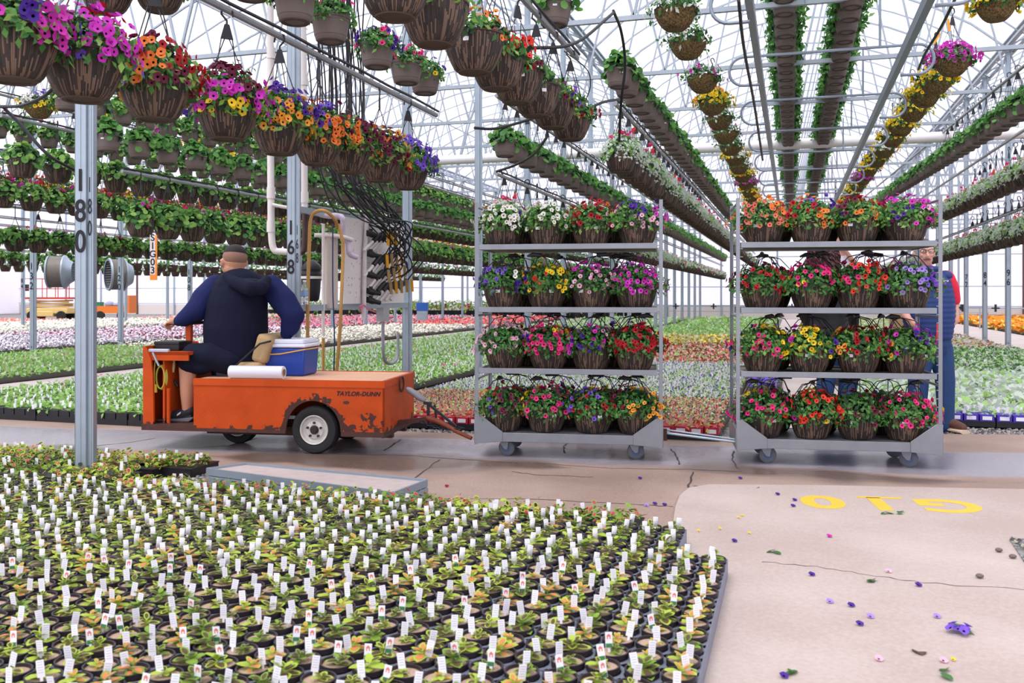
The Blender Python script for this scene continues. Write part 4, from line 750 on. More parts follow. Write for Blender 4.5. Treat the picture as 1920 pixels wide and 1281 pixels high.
def post(x, y, num, bay, idx, w=.085):
    r = thing('support_post', f'galvanized roof post, {ordw(idx)} from the camera in the {bay}' + (f', numbered {num}' if num else ''), 'post', (x, y, 0), A, None if num else bay+' posts')
    m = mk(galv); k = w/.085; m.bb(-.053*k, .018*k, -.035*k, -.03*k, 0, EV); m.bb(-.053*k, -.048*k, -.035*k, .035*k, 0, EV); m.bb(.013*k, .018*k, -.035*k, .035*k, 0, EV); m.bb(.018*k, .052*k, -.02*k, .03*k, 0, EV); m.bb(-.022*k, -.016*k, -.038*k, -.03*k, 0, EV); m.bb(.036*k, .041*k, -.024*k, -.018*k, 0, EV); m.build('channel', r)
    m = mk(mat('bolt_dark', '#4d4f52', .5, .6)); m.cyl((-.018, -.034, .12), (-.018, -.044, .12), .011, 10); m.cyl((-.018, -.034, 2.4), (-.018, -.044, 2.4), .011, 10); m.build('bolt', r)
    if num:
        sz = {180: .165, 168: .15}.get(num, .17); zt = {180: 1.65, 168: 1.55}.get(num, 1.5)
        o = put('number', txt_mesh('\n'.join(str(num)), sz, ink, .0006, .002, ls=.98), r, (-.018, -.04, zt)); o.rotation_euler = (PI/2, 0, 0); o.scale = (.85, 1.15, 1)
        if num in (180, 168): o = put('number', txt_mesh('\n'.join(str(num)), sz*.7, ink, .0006, 0, ls=1.), r, (.033, -.026, zt+.03)); o.rotation_euler = (PI/2, 0, 0); o.scale = (.42, 1.15, 1)
    return r
for k in range(17):
    y = 4.525+2.42*k; n = 180-12*k
    post(-4.12, y, n if k in (0, 1, 2) else None, 'row behind the orange cart', k+1)
    if k >= 1: post(-14.2, y, n if 4 <= k <= 8 else None, 'far left row', k)
    if k >= 5: post(4.38, y, n if 7 <= k <= 9 else None, 'right row', k-4)
    if k >= 3: post(-24.3, y, n if k in (8, 9) else None, 'farthest left row', k-2)
dm = mk(mat('duct_white', '#e6e2e4', .5)); dm.cyl((-8., 18, 4.0), (4.1, 18, 4.0), .1, 20); o = dm.build('heating_duct', None); tag(o, 'long white round duct hanging crosswise under the roof', 'duct')
# overhead tube frame with looped ends
ra = thing('overhead_track', 'steel overhead track with looped cross tubes between grey pot rows', 'track', (.35, 8, 3.5)); rm = mat('track_steel', '#8d98a6', .4, .5)
for x in (-.325, 1.04): mk(rm).bb(x-.03-.35, x+.03-.35, -3.6, 30, -.05, .05).build('rail', ra)
for k in range(14):
    y = -.45+k*2.3; m = mk(rm); pts = []
    for q in range(13): a = -PI/2+PI*q/12; pts.append((1.04-.35+.16+.15*math.cos(a), y, .0+.15*math.sin(a)))
    m.path([(1.04-.35, y, -.15)]+pts+[(-.325-.35-.0, y, .15)]+[(-.325-.35-.16-.15*math.cos(a), y, .15*math.sin(a)) for a in [PI/2-PI*q/12 for q in range(13)]]+[(-.325-.35, y, -.15)], .016, 7); m.build('cross_tube', ra)
    mk(rm).beam((.5, y, .16), (.5, y, .72), .025).build('drop_tube', ra)
m = mk(mat('fixture_white', '#d6d2d8', .5)); m.bb(-1.2, .7, 12, 12.4, -.95, -.75); m.mat(blackp).bb(-.5, -.2, 11.95, 12.1, -.72, -.6); m.build('spray_boom_head', ra)
# ------------------------------------------------------------------ hanging rows
VAR = {'gg': [geranium(s, cl=0) for s in (1, 2, 3)], 'gp': [geranium(s+10, cl=c, cols=('fuchsia', 'hot')) for s, c in ((1, 2), (2, 1), (3, 4))], 'gr': [geranium(s+20, cl=4, cols=('red', 'scarlet')) for s in (1, 2)],
       'gw': [geranium(s+30, cl=c*3, cols=('hot', 'scarlet', 'pink', 'hot'), dusty=520, nl=60, leaves=(leaf_m, leaf_l, leaf_l)) for s, c in ((1, 3), (2, 1), (3, 2))],
       'iv': [petunia(s+40, ('red',), .135, .13, 300, 1 if s == 2 else 0, .03, .07, (leaf_d, leaf_m), 1.45, .45) for s in (1, 2, 3)], 'pl': [geranium(s+50, R=.13, H=.15, cl=0, nl=130, leaves=(leaf_d, leaf_m)) for s in (1, 2, 3)],
       'pr': [geranium(s+60, R=.13, cl=4, cols=('red', 'red', 'hot')) for s in (1, 2)]}
def mixed(s, cols, nf=60, lv=(leaf_d, leaf_m), sz=.05): return petunia(s, cols, .17, .13, 260, nf, sz, .045, lv, 1.3, .35)
VAR['co'] = [mixed(71, ('yellow', 'yellow', 'amber'), 210, sz=.045), mixed(72, ('yellow', 'yellow', 'orange', 'white', 'yellow'), 190), mixed(73, ('white', 'magenta'), 22, (leaf_d, leaf_w)), mixed(74, ('fuchsia', 'magenta', 'magenta'), 200), mixed(75, ('yellow', 'white', 'yellow', 'violet'), 150), mixed(76, ('white',), 10, (leaf_d, leaf_w))]
VAR['mx'] = [mixed(81, ('yellow', 'red', 'magenta'), 80), mixed(82, ('red', 'yellow', 'orange'), 80)]
BIG = [('magenta', 'fuchsia', 'magenta', 'purple'), ('red', 'violet', 'amber', 'fuchsia', 'red'), ('red', 'wine', 'red', 'orange', 'violet'), ('fuchsia', 'purple', 'wine', 'fuchsia', 'yellow'), ('amber', 'orange', 'purple', 'amber', 'violet'),
       ('red', 'violet', 'orange', 'wine'), ('amber', 'wine', 'orange', 'violet'), ('orange', 'amber', 'violet', 'wine', 'white'), ('white', 'violet', 'violet', 'red', 'white', 'amber')]
BW = ['magenta', 'crimson, violet and amber', 'dark red', 'fuchsia and purple', 'amber-orange and purple', 'wine and violet', 'orange and wine', 'orange and white', 'white and violet']
rowpipe = mat('grey_pipe', '#989aa0', .45, .4, noise=.15, nscale=6)
def pipe(x0, y0, z0, x1, y1, z1, label, hose=True):
    r = thing('hanging_rail', label, 'rail', (x0, y0, z0)); m = mk(rowpipe); m.path([(0, 0, 0), (x1-x0, y1-y0, z1-z0)], .021, 8); m.build('pipe', r)
    if hose:
        m = mk(blackp); n = max(4, int((y1-y0)/.5)); m.path([((x1-x0)*k/n+.02, (y1-y0)*k/n, (z1-z0)*k/n+.03+.008*(k % 2)) for k in range(n+1)], .011, 6); m.build('drip_hose', r)
for i, y in enumerate((2.82, 3.19, 3.65, 4.23, 4.76, 5.22, 5.65, 6.13, 6.65)):
    basket('striped', petunia(500+i, BIG[i], .165, .17, 620, 210, .045, .042, (leaf_d, leaf_m, leaf_l), 1.3, .38), (-2.92, y, 1.99), f'big striped basket of {BW[i]} petunias, {ordw(i+1)} in front left row', name='striped_basket', sticker=i in (1, 2, 4), group='big striped baskets in the front left row')
pipe(-2.92, 2.2, 2.69, -2.92, 7.25, 2.69, 'grey rail holding the big flower baskets above the tow cart')
B2 = [('wine', 'red'), ('wine', 'magenta'), ('hot', 'orange', 'scarlet'), ('red', 'scarlet', 'red'), ('pink', 'wine'), ('purple', 'violet'), ('wine', 'red', 'violet', 'orange'), ('wine', 'red', 'red')]
for i, y in enumerate((3.66, 4.12, 4.7, 5.12, 5.53, 5.97, 6.43, 6.97)):
    nf = (10, 10, 36, 110, 10, 14, 70, 60)[i]; basket('striped', petunia(520+i, B2[i], .165, .12, 380 if nf > 50 else 220, nf, .046, .042, (leaf_d, leaf_m, leaf_l), 1.25, .3 if nf > 50 else .05), (-1.67, y, 2.37), f'big striped basket, {ordw(i+1)} from left in the front row above the first trolley', name='striped_basket', sticker=i in (2, 4, 5), group='striped baskets in the front centre row')
pipe(-1.67, 2.2, 3.07, -1.67, 7.2, 3.07, 'grey rail holding the striped baskets above the first trolley')
def Yat(X, px): t = (px-960)/F; return -X*(CA+SA*t)/(SA-CA*t)
for i, px in enumerate((470, 553, 620, 707, 762, 797)):
    fm = petunia(540+i, ('hot', 'purple', 'yellow') if i != 1 else ('hot',), .135, .13, 330, (0, 6, 10, 60, 24, 16)[i], .045, .042, (leaf_d, leaf_m, leaf_m), 1.3, .3); basket('plain', fm, (-3.02, Yat(-3.02, px), 2.88), f'plain taupe pot, {ordw(i+1)} from left in the upper row above the hoses', name='taupe_pot', sticker=i in (1, 4), group='plain pots above the hoses')
for i, (px, py, d) in enumerate(((200, 22, 5.5), (299, 19, 5.6))): p = W(px, py, d); basket('striped', VAR['mx'][i], p, f'striped basket cut by the top edge, {("left","right")[i]} one of the top-left pair', hang=False)
for i, y in enumerate((5.55, 6.54)): basket('plain', VAR['pl'][i], (-1.69, y, 3.15), f'plain taupe pot near the top edge, {("nearer", "farther")[i]} one of the centre pair', sticker=True)
# long rows; x, z run linearly from start to end
ROWS = [ # name words, kind, variants, (x,y,z) start, (x,y,z) end, spacing, pipe rise
 ('upper centre-left row', 'plain', 'pl', (-1.6, 8.7, 3.16), (-1.6, 43, 3.2), .45, 0, 0), ('middle centre row', 'wicker', 'gw', (-1.62, 8.9, 2.36), (-1.62, 43, 2.36), .45, .62, 0),
 ('row left of trolleys', 'plain', 'pl', (-3., 9.45, 2.66), (-3., 43, 2.66), .45, .6, 0), ('lowest row behind first trolley', 'wicker', 'gw', (-3.05, 9.6, 1.83), (-3.05, 43, 1.83), .45, .62, 1),
 ('overhead left row of grey pots', 'plain', 'iv', (-.07, 8.2, 3.95), (-.07, 41, 3.95), .42, 0, 0), ('overhead right row of grey pots', 'plain', 'iv', (.56, 8.2, 3.95), (.56, 41, 3.95), .42, 0, 0),
 ('upper right row', 'plain', 'pl', (2.7, 9.4, 3.2), (2.4, 38, 4.1), .45, .6, 0), ('middle right row', 'wicker', 'gw', (3.2, 9.8, 2.66), (3.2, 42, 3.0), .45, .8, 1), ('lowest right row', 'wicker', 'gw', (3.2, 9.6, 1.9), (3.2, 43, 1.86), .45, .5, 1),
 ('upper row behind driver', 'plain', 'pl', (-6.86, 7.82, 2.65), (-6.86, 43, 2.65), .49, .64, 0), ('lower row behind driver', 'wicker', 'gp', (-6.86, 8.35, 1.79), (-6.86, 43, 1.79), .45, .68, 0),
 ('second left row', 'wicker', 'gg', (-8.03, 7.9, 2.43), (-8.03, 43, 2.43), .47, .62, 0), ('high second left row', 'plain', 'pr', (-8.1, 8.6, 3.3), (-8.1, 43, 3.3), .45, .6, 0),
 ('third left row', 'wicker', 'gp', (-10.3, 8.0, 2.34), (-10.3, 43, 2.34), .45, .62, 0), ('high third left row', 'plain', 'pr', (-10.4, 8.0, 3.3), (-10.4, 43, 3.3), .45, .6, 0),
 ('lowest left row', 'wicker', 'gp', (-11.5, 8.0, 1.82), (-11.5, 43, 1.82), .45, .68, 0), ('high fourth left row', 'plain', 'mx', (-11.5, 8.2, 2.72), (-11.5, 43, 2.72), .5, .6, 0),
 ('far lower left row', 'wicker', 'gg', (-17., 9, 1.8), (-17., 43, 1.8), .5, .6, 0), ('far left row', 'wicker', 'gp', (-18.2, 9, 2.4), (-18.2, 43, 2.4), .5, .6, 0), ('farthest left row', 'wicker', 'gg', (-20.3, 9, 2.4), (-20.3, 43, 2.4), .5, .6, 0), ('farthest lower left row', 'wicker', 'gg', (-21.5, 9, 1.8), (-21.5, 43, 1.8), .5, .6, 0)]
cand = []
for ri, (nm, kind, var, s, e, sp, rise, jh) in enumerate(ROWS):
    n = int((e[1]-s[1])/sp)+1
    for i in range(n):
        y = s[1]+i*sp; t = (y-s[1])/(e[1]-s[1]); x = s[0]+(e[0]-s[0])*t; z = s[2]+(e[2]-s[2])*t
        if seen(x, y, z+.1, 200): cand.append((proj(x, y, z)[2], ri, i, x, y+random.uniform(-.02, .02), z))
    x, y, z = s; pr = None
    if rise:
        pipe(s[0], s[1]-.3, s[2]+rise+PH[kind][0]*0, e[0], e[1], e[2]+rise, f'grey rail carrying the pots of the {nm}', True)
cand.sort(); cnt = {'plain': 0, 'wicker': 0}; rest = {'plain': [], 'wicker': []}
DESC = {'pl': 'leafy green plant', 'iv': 'trailing green plant', 'gw': 'green and silvery plant', 'gp': 'geraniums', 'gg': 'green plant', 'pr': 'red geraniums', 'mx': 'mixed flowers'}
rowcount = {}
for d, ri, i, x, y, z in cand:
    nm, kind, var = ROWS[ri][:3]
    if cnt[kind] >= 300: rest[kind].append((x, y, z, var)); continue
    cnt[kind] += 1; k = rowcount[ri] = rowcount.get(ri, 0)+1; wd = {'plain': 'taupe pot', 'wicker': 'dark wicker basket'}[kind]; grp = f'{wd}s in the {nm}'
    lab = f'{wd}, {DESC[var]}, {ordw(k)} visible in {nm}' if k <= 14 else f'{wd}, {DESC[var]}, past the fourteenth in {nm}'
    fm = VAR[var][(i*7+ri*3) % len(VAR[var])] if not (ri == 10 and i > 2 and i % 3) else VAR['gg'][i % 3]
    basket(kind, fm, (x, y, z), lab, name={'plain': 'taupe_pot', 'wicker': 'wicker_basket'}[kind], hang=bool(ROWS[ri][6]) and d < 17, group=grp, sticker=d < 17 and (i*5+ri) % 3 == 0)
def low_pot(kind):
    h, R = PH[kind]; pr = [(R*.68, 0), (R*.85, h*.35), (R*.97, h*.8), (R, h)]; n = 10; v = [(r*math.cos(2*PI*k/n), r*math.sin(2*PI*k/n), z) for r, z in pr for k in range(n)]
    f = [tuple(range(n-1, -1, -1))]+[(i*n+k, i*n+(k+1) % n, (i+1)*n+(k+1) % n, (i+1)*n+k) for i in range(3) for k in range(n)]; return (v, f)
I3 = np.eye(3)
def far_rows(items, kind, name, label):
    n = NPM(); rng = np.random.default_rng(len(items)); P_ = np.array([i[:3] for i in items]); h, R = PH[kind]; pm_ = potg if kind == 'plain' else mat('wicker_far', '#4a3a33', .8)
    n.add(low_pot(kind), P_, np.repeat(I3[None], len(P_), 0), 1., pm_)
    sp = {'gw': [(leaf_m, 10), (leaf_w, 22), (FL['hot'], 3)], 'gp': [(leaf_d, 14), (leaf_m, 14), (FL['fuchsia'], 3)], 'gg': [(leaf_d, 16), (leaf_m, 16)], 'pl': [(leaf_d, 16), (leaf_m, 16)], 'iv': [(leaf_d, 22), (leaf_m, 18)], 'pr': [(leaf_d, 12), (leaf_m, 14), (FL['red'], 9)], 'mx': [(leaf_m, 14), (FL['yellow'], 10), (FL['red'], 8)]}
    for var in sorted(set(i[3] for i in items)):
        Q_ = np.array([i[:3] for i in items if i[3] == var])
        for m_, c in sp[var]:
            p, nn = dome(rng, c*len(Q_), R, .16, 1.25, .25); p = p+np.repeat(Q_, c, 0)+[0, 0, h*.95]; fl_ = m_ in FL.values(); n.add(DISC if fl_ else LEAF, p+(0 if not fl_ else nn*.03), frames(unit(nn+rng.normal(0, .45, nn.shape)), rng), .075 if fl_ else .11, m_)
    o = put(name, n.mesh(name)); tag(o, label, 'hanging plants', kind='stuff')
far_rows(rest['plain'], 'plain', 'distant_taupe_pots', 'distant taupe hanging pots at the far ends of the long rows'); far_rows(rest['wicker'], 'wicker', 'distant_wicker_baskets', 'distant dark wicker hanging baskets at the far ends of the long rows')
def coco_row(pts, nm, vs):
    for i, (x, y, z) in enumerate(pts):
        if not seen(x, y, z, 200): continue
        basket('coco', VAR['co'][vs[i % len(vs)]], (x, y, z), f'brown coco fibre basket with flowers, {ordw(i+1)} from the camera in the {nm}', name='coco_basket', group='coco baskets in the '+nm, scale=1.04)
coco_row([(-.95, y, 3.4) for y in (7.8, 8.78, 10.3, 11.6, 12.7, 13.9, 15.1, 16.3, 17.5, 18.8, 20.2, 21.8, 23.4, 25.2, 27, 29, 31, 33, 35, 37)], 'left coco row', (5, 5, 2, 0, 5, 2, 5, 1, 5, 1, 3, 1, 0, 1))
coco_row([(1.83, 9.46, 3.71), (1.6, 10.4, 3.43), (1.58, 11.4, 3.45), (1.57, 12.2, 3.46), (1.57, 13.4, 3.5), (1.56, 14.7, 3.52), (1.55, 15.8, 3.53), (1.55, 17.2, 3.55), (1.54, 18.6, 3.57), (1.53, 20.2, 3.6)]+[(1.52, 21.8+1.6*k, 3.6+.02*k) for k in range(11)], 'right coco row', (0, 3, 4, 1, 4, 1, 4, 1, 4))
coco_row([(-9.4, 8.4+1.1*k, 3.45) for k in range(28)], 'left bay coco row', (1, 4, 0, 3, 0, 1))
for px, py, d, rz in ((1779, 47, 9.4, .1), (1757, 72, 10.2, -.5)): p = W(px, py, d); o = mk(mat('tag_orange', '#f0a028', .5)).box((0, 0, 0), (.022, .004, .13), Matrix.Rotation(-rz, 3, 'Y')).build('plant_tag', None, p); tag(o, 'orange plastic strip hung above the right coco baskets, '+('upper one' if py < 60 else 'lower one'), 'tag')
# loose hoses crossing overhead
HO = [([(890, 240, 7.6), (930, 241, 7.8), (990, 225, 8), (1025, 212, 8.1)], 'joining the front left rail to the pots beyond'), ([(900, 90, 6.2), (1000, 90, 6.4), (1080, 80, 6.8), (1150, 24, 7.4)], 'looping below the roof to the centre row'), ([(1150, 20, 7.4), (1165, 60, 7.8), (1172, 120, 8), (1165, 190, 8.2), (1160, 280, 9)], 'dropping in front of the first centre pot'), ([(1165, 186, 8.8), (1130, 192, 8), (1095, 208, 7.5), (1080, 214, 7.2)], 'short link behind the striped baskets'), ([(930, 322, 9), (965, 310, 9), (1000, 290, 8.6), (1025, 258, 8)], 'rising from behind the top shelf'), ([(0, 200, 7), (40, 198, 6.8), (80, 182, 6.6), (100, 165, 6.5)], 'behind the second big basket'), ([(5, 200, 7), (40, 235, 7), (90, 290, 7), (142, 320, 7.2)], 'sloping down to the front post'), ([(1385, 0, 6.5), (1395, 90, 7.3), (1415, 200, 8.8), (1430, 300, 11)], 'running along the left overhead track'), ([(1790, 0, 7), (1765, 50, 7.6), (1735, 100, 8.4), (1722, 130, 9)], 'beside the right overhead track'), ([(1058, 96, 7.3), (1100, 130, 7.6), (1107, 160, 7.9), (1098, 190, 8.2)], 'thin loop right of the striped baskets')]
def smooth(pts, n=8):
    pts = [Vector(p) for p in pts]; P_ = [pts[0]*2-pts[1]]+pts+[pts[-1]*2-pts[-2]]; out = []
    for i in range(1, len(P_)-2):
        a, b, c, d = P_[i-1:i+3]
        for k in range(n): t = k/n; out.append(.5*((2*b)+(c-a)*t+(2*a-5*b+4*c-d)*t*t+(3*b-a-3*c+d)*t**3))
    return out+[pts[-1]]
for pp, w_ in HO: o = mk(blackp).path(smooth([W(*p) for p in pp]), .013 if 'thin' not in w_ else .005, 7).build('drip_hose'); tag(o, 'black hose '+w_, 'hose')
# ------------------------------------------------------------------ growing beds
tagwhite = tagw; potcol = {k: mat('cell_'+k, c, .5) for k, c in dict(purple='#4a2fae', red='#b51f3a', black='#1f1f24', green='#1c7a55').items()}
TAGQ = ([(-.5, 0, 0), (.5, 0, 0), (.5, .06, 2.), (-.5, .06, 2.)], [(0, 1, 2, 3)])
def bed(x0, x1, y0, y1, leaves, tags, name, label, flowers=None, h=.09, sp=.11, trays=True, lf=5, ls=.07):
    rng = np.random.default_rng(int(abs(x0*31+y0*17))+3); n = NPM(); xs = []; ys = []; sc = []
    y = y0+.04
    while y < y1:
        s_ = max(sp, y*.0068); m_ = int((x1-x0)/s_)
        if m_ > 0:
            xx = x0+s_*(np.arange(m_)+.5)+rng.normal(0, s_*.12, m_); yy = np.full(m_, y)+rng.normal(0, s_*.1, m_); u = xx*CA+yy*SA; d = -xx*SA+yy*CA; k = (d > 1) & (u/d < .85) & (u/d > -.72); xs += list(xx[k]); ys += list(yy[k]); sc += [s_/sp]*int(k.sum())
        y += s_
    if not xs: return
    P_ = np.stack([xs, ys, np.full(len(xs), .055)], 1); S_ = np.array(sc); N_ = len(P_)
    for j in range(lf):
        g = rng.integers(0, len(leaves), N_); dr_ = unit(np.stack([rng.normal(0, .8, N_), rng.normal(0, .8, N_), np.full(N_, 1.)], 1))
        for k, lm in enumerate(leaves):
            i = g == k; n.add(LEAF, P_[i]+np.stack([rng.normal(0, .025, i.sum())*S_[i], rng.normal(0, .025, i.sum())*S_[i], rng.uniform(.0, h-.05, i.sum())], 1), frames(dr_[i], rng), ls*S_[i]*rng.uniform(.7, 1.2, i.sum()), lm)
    if flowers:
        for fm, fr in flowers:
            i = rng.random(N_) < fr; n.add(DISC, P_[i]+np.stack([rng.normal(0, .02, i.sum()), rng.normal(0, .02, i.sum()), rng.uniform(h*.6, h*1.1, i.sum())], 1), frames(unit(np.stack([rng.normal(0, .3, i.sum()), rng.normal(-.4, .3, i.sum()), np.ones(i.sum())], 1)), rng), .045*S_[i], fm)
    for tm, fr, tw in tags:
        i = rng.random(N_) < fr; c = i.sum(); R = frames(np.stack([rng.normal(0, .12, c), rng.normal(0, .12, c), np.ones(c)], 1), rng, np.repeat([[SA*-1, CA, 0.]], c, 0)+rng.normal(0, .25, (c, 3))*[1, 1, 0]); R2 = R; n.add(TAGQ, P_[i]+[0, 0, .02], R2, tw*S_[i], tm)
    base = mat('tray_soil', '#4a4640', .9); n.add(([(x0, y0, 0), (x1, y0, 0), (x1, y1, 0), (x0, y1, 0), (x0, y0, .06), (x1, y0, .06), (x1, y1, .06), (x0, y1, .06)], [(4, 5, 6, 7), (0, 1, 5, 4), (1, 2, 6, 5), (3, 0, 4, 7)]), np.zeros((1, 3)), I3[None], 1., base)
    o = put(name, n.mesh(name)); tag(o, label, 'seedlings', kind='stuff')
lm, ll, ld, lw, ly = mat('seedling_green', '#84b95a', .5, noise=.2, nscale=14, trans=.45), mat('seedling_bright', '#a9d672', .5, noise=.2, nscale=14, trans=.45), leaf_d, leaf_w, mat('seedling_lime', '#ccd98a', .5, noise=.2, nscale=14, trans=.4); tagp = mat('tag_purple', '#5f4fb5', .6); tagr = mat('tag_red', '#b8383c', .6); tagpk = mat('tag_pinkish', '#d9a39b', .6); cream = mat('bloom_cream', '#efe8d8', .8); rosy = mat('bloom_rose', '#e0607a', .7); lil = mat('bloom_lilac', '#e6dbea', .7); plum = mat('foliage_plum', '#7d6874', .7); brick = mat('foliage_brick', '#c9604a', .7); gold = mat('foliage_gold', '#ecd05a', .7); coralr = mat('bloom_coral', '#f2685a', .7)
pal_l = mat('leaf_spring', '#b2dc86', .5, noise=.2, nscale=14, trans=.35)
bed(-.0-3.95, -.55, 7.5, 9.5, (ly, ly, brick, ly, lw), ((tagpk, .9, .014), (tagr, .8, .012)), 'red_seedlings', 'red and cream seedlings at the front of the middle bed', None, .09, .07, lf=6, ls=.034)
bed(-3.95, -.55, 9.56, 14.4, (pal_l, ll, lw), ((tagp, .5, .013), (lil, .8, .015)), 'purple_seedlings', 'green seedlings with purple and white tags in the middle bed', None, .08, .075, lf=5, ls=.045)
bed(-3.95, -.55, 14.45, 20, (brick, pal_l, tagpk), ((tagr, .6, .014), (lil, .3, .014)), 'brick_seedlings', 'brick red seedlings in the middle bed', None, .08, .09)
bed(-3.95, -.55, 20.05, 24, (gold, ly, gold), ((tagw, .25, .02),), 'golden_seedlings', 'golden yellow seedlings in the middle bed')
bed(-3.95, -.55, 24.1, 42.5, (pal_l, ll, lm), ((tagw, .16, .02),), 'pale_green_seedlings', 'pale green seedlings running to the far end of the middle bed')
bed(-.48, -.12, 11.0, 13.4, (tagp, FL['violet'], lm), ((FL['lavender'], .3, .02),), 'violet_flower_strip', 'narrow block of violet flowers beside the middle aisle', ((FL['violet'], .8),))
bed(-8.6, -5.0, 6.85, 7.4, (lm, ll, pal_l), ((tagw, .35, .022),), 'front_green_seedlings', 'front strip of green seedlings with white tags beside the tow cart')
bed(-8.6, -4.35, 7.45, 41.0, (lm, ll, pal_l), ((tagw, .5, .016),), 'green_seedlings', 'green seedlings with white tags behind the tow cart', ((FL['hot'], .01),), .08, .09, lf=5, ls=.058)
bed(-13.6, -9.75, 6.2, 15.6, (pal_l, lm, ll), ((lil, .25, .02), (tagpk, .12, .02)), 'pinkish_green_seedlings', 'green seedlings with pinkish tags left of the pale aisle')
bed(-13.6, -9.75, 15.7, 29, (cream, lw, cream), ((cream, .5, .02), (plum, .25, .02)), 'cream_blooms', 'cream coloured flowering seedlings behind the left aisle', ((cream, .8),)); bed(-13.6, -9.75, 29.1, 41, (rosy, lw, coralr), ((rosy, .3, .02),), 'rose_blooms', 'rose red flowering seedlings far behind the driver', ((coralr, .6),))
bed(-20.3, -14.4, 5., 18.5, (plum, lil, lw), ((lil, .5, .02),), 'lilac_blooms', 'lilac and plum seedlings in the left bed', ((lil, .7),)); bed(-20.3, -14.4, 18.6, 26, (lil, rosy, plum), ((lil, .4, .02),), 'rosy_lilac_blooms', 'rose and lilac seedlings in the left bed', ((lil, .6),)); bed(-20.3, -14.4, 26.1, 41, (rosy, plum, lw), ((lil, .4, .02),), 'crimson_blooms', 'crimson flowering seedlings far in the left bed', ((rosy, .7),))
bed(-28, -21.3, 5, 20, (cream, cream, coralr), ((cream, .5, .02),), 'ivory_blooms', 'ivory and coral blooms beyond the left bed', ((cream, .8),)); bed(-28, -21.3, 20.1, 32, (cream, lw, cream), ((cream, .5, .02),), 'white_blooms', 'white blooms in the farthest left bed', ((cream, .8),)); bed(-28, -21.3, 32.1, 41, (lw, rosy, lm), ((cream, .5, .02),), 'far_green_blooms', 'green and pink seedlings in the farthest left bed', ((rosy, .4),))
bed(-42, -28.2, 14, 30.5, (cream, rosy, coralr, lw), ((cream, .2, .02),), 'far_red_blooms', 'red and ivory blooms near the left end wall', ((coralr, .7),))
bed(.65, 4.25, 9.0, 13.5, (lw, pal_l, lw, lw), (), 'silvery_seedlings', 'large silvery green seedlings in the right bed', None, .12, .12, lf=7, ls=.1); bed(.65, 4.25, 13.55, 20, (lw, pal_l, leaf_d), (), 'mint_seedlings', 'mint green seedlings in the right bed', None, .1); bed(.65, 4.25, 20.1, 27, (lw, ly, tagpk), ((tagpk, .2, .02),), 'dusty_pink_seedlings', 'dusty pink green seedlings in the right bed'); bed(.65, 4.25, 27.1, 42.5, (ly, lw, ly), (), 'straw_seedlings', 'straw coloured seedlings at the far end of the right bed')
mar = mat('marigold_orange', '#f5961e', .6, trans=.2); bed(6.3, 12, 15.5, 24, (mar, mar, leaf_d), (), 'orange_marigolds', 'nearer block of orange marigolds at the far right', ((mar, 1.), (mar, .9)), .22, ls=.1); bed(6.3, 14, 25.5, 42.5, (mar, mar, gold), (), 'distant_marigolds', 'distant block of orange marigolds at the far right', ((mar, 1.), (mar, 1.)), .22, ls=.1)
# tall dark pots along the far wall
m = NPM(); rng = np.random.default_rng(4); k_ = 130; px_ = np.linspace(-26, -6.5, k_); P_ = np.stack([px_, np.full(k_, 41.8)+rng.normal(0, .1, k_), np.zeros(k_)], 1); m.add(low_pot('plain'), P_, np.repeat(I3[None], k_, 0), 2.1, blackp)
for mm_, c in ((leaf_m, 8), (leaf_y, 8), (FL['red'], 2)): p, nn = dome(rng, c*k_, .28, .45, 1.2, .1); m.add(LEAF, p+np.repeat(P_, c, 0)+[0, 0, .36], frames(nn, rng), .2, mm_)
o = put('black_nursery_pots', m.mesh('black_nursery_pots')); tag(o, 'line of black nursery pots with yellow-green shrubs along the back wall', 'potted shrubs', kind='stuff')
# front trays of the beds, one by one
def pack(x, y, col, label, group, n=4, w=.5):
    r = thing('seedling_tray', label, 'tray', (x, y, 0), 0, group); mk(blackp).bb(-w/2, w/2, 0, .26, 0, .05).build('tray', r); m = mk(potcol[col]); t = mk(tagw); ww = w/n
    for k in range(n):
        x0 = -w/2+k*ww; m.bb(x0+.006, x0+ww-.006, .004, .25, .05, .105); t.bb(x0+.025, x0+ww-.025, -.0005, .003, .06, .092)
    m.build('cell_pack', r)
    if col != 'black': t.build('cell_label', r)
    f = NPM(); rng = np.random.default_rng(int(abs(x*50))); q = np.stack([rng.uniform(-w/2, w/2, 110), rng.uniform(0, .25, 110), rng.uniform(.1, .14, 110)], 1); D = unit(np.stack([rng.normal(0, .7, 110), rng.normal(0, .7, 110), np.ones(110)], 1))
    lv = {'red': (ly, brick), 'purple': (pal_l, lw), 'black': (lm, ll), 'green': (lw, pal_l)}[col]; f.add(LEAF, q[:55], frames(D[:55], rng), .06, lv[0]).add(LEAF, q[55:], frames(D[55:], rng), .06, lv[1])
    if col != 'green':
        f.add(TAGQ, q[:12], frames(np.stack([rng.normal(0, .1, 12), rng.normal(0, .1, 12), np.ones(12)], 1), rng, np.repeat([[-SA, CA, 0.]], 12, 0)), .022, tagw if col == 'black' else (tagpk if col == 'red' else lil))
    put('seedlings', f.mesh('seedlings'), r)
n_ = 0
for k in range(7): pack(-3.72+k*.49, 7.23, 'red', f'red cell packs with white labels, {ordw(k+1)} from left at the middle bed front', 'red packs at the bed front', 4, .48)
for k in range(3): pack(-4.35+.49*k, 8.75+.0*k, 'purple', f'purple cell packs, {ordw(k+1)} from left beside the cart hitch', 'purple packs beside the hitch', 4, .48) if False else None
for k in range(9): pack(.92+k*.51, 8.72, 'purple', f'purple cell packs with white labels, {ordw(k+1)} from left at the right bed', 'purple packs at the right bed front', 4, .5)
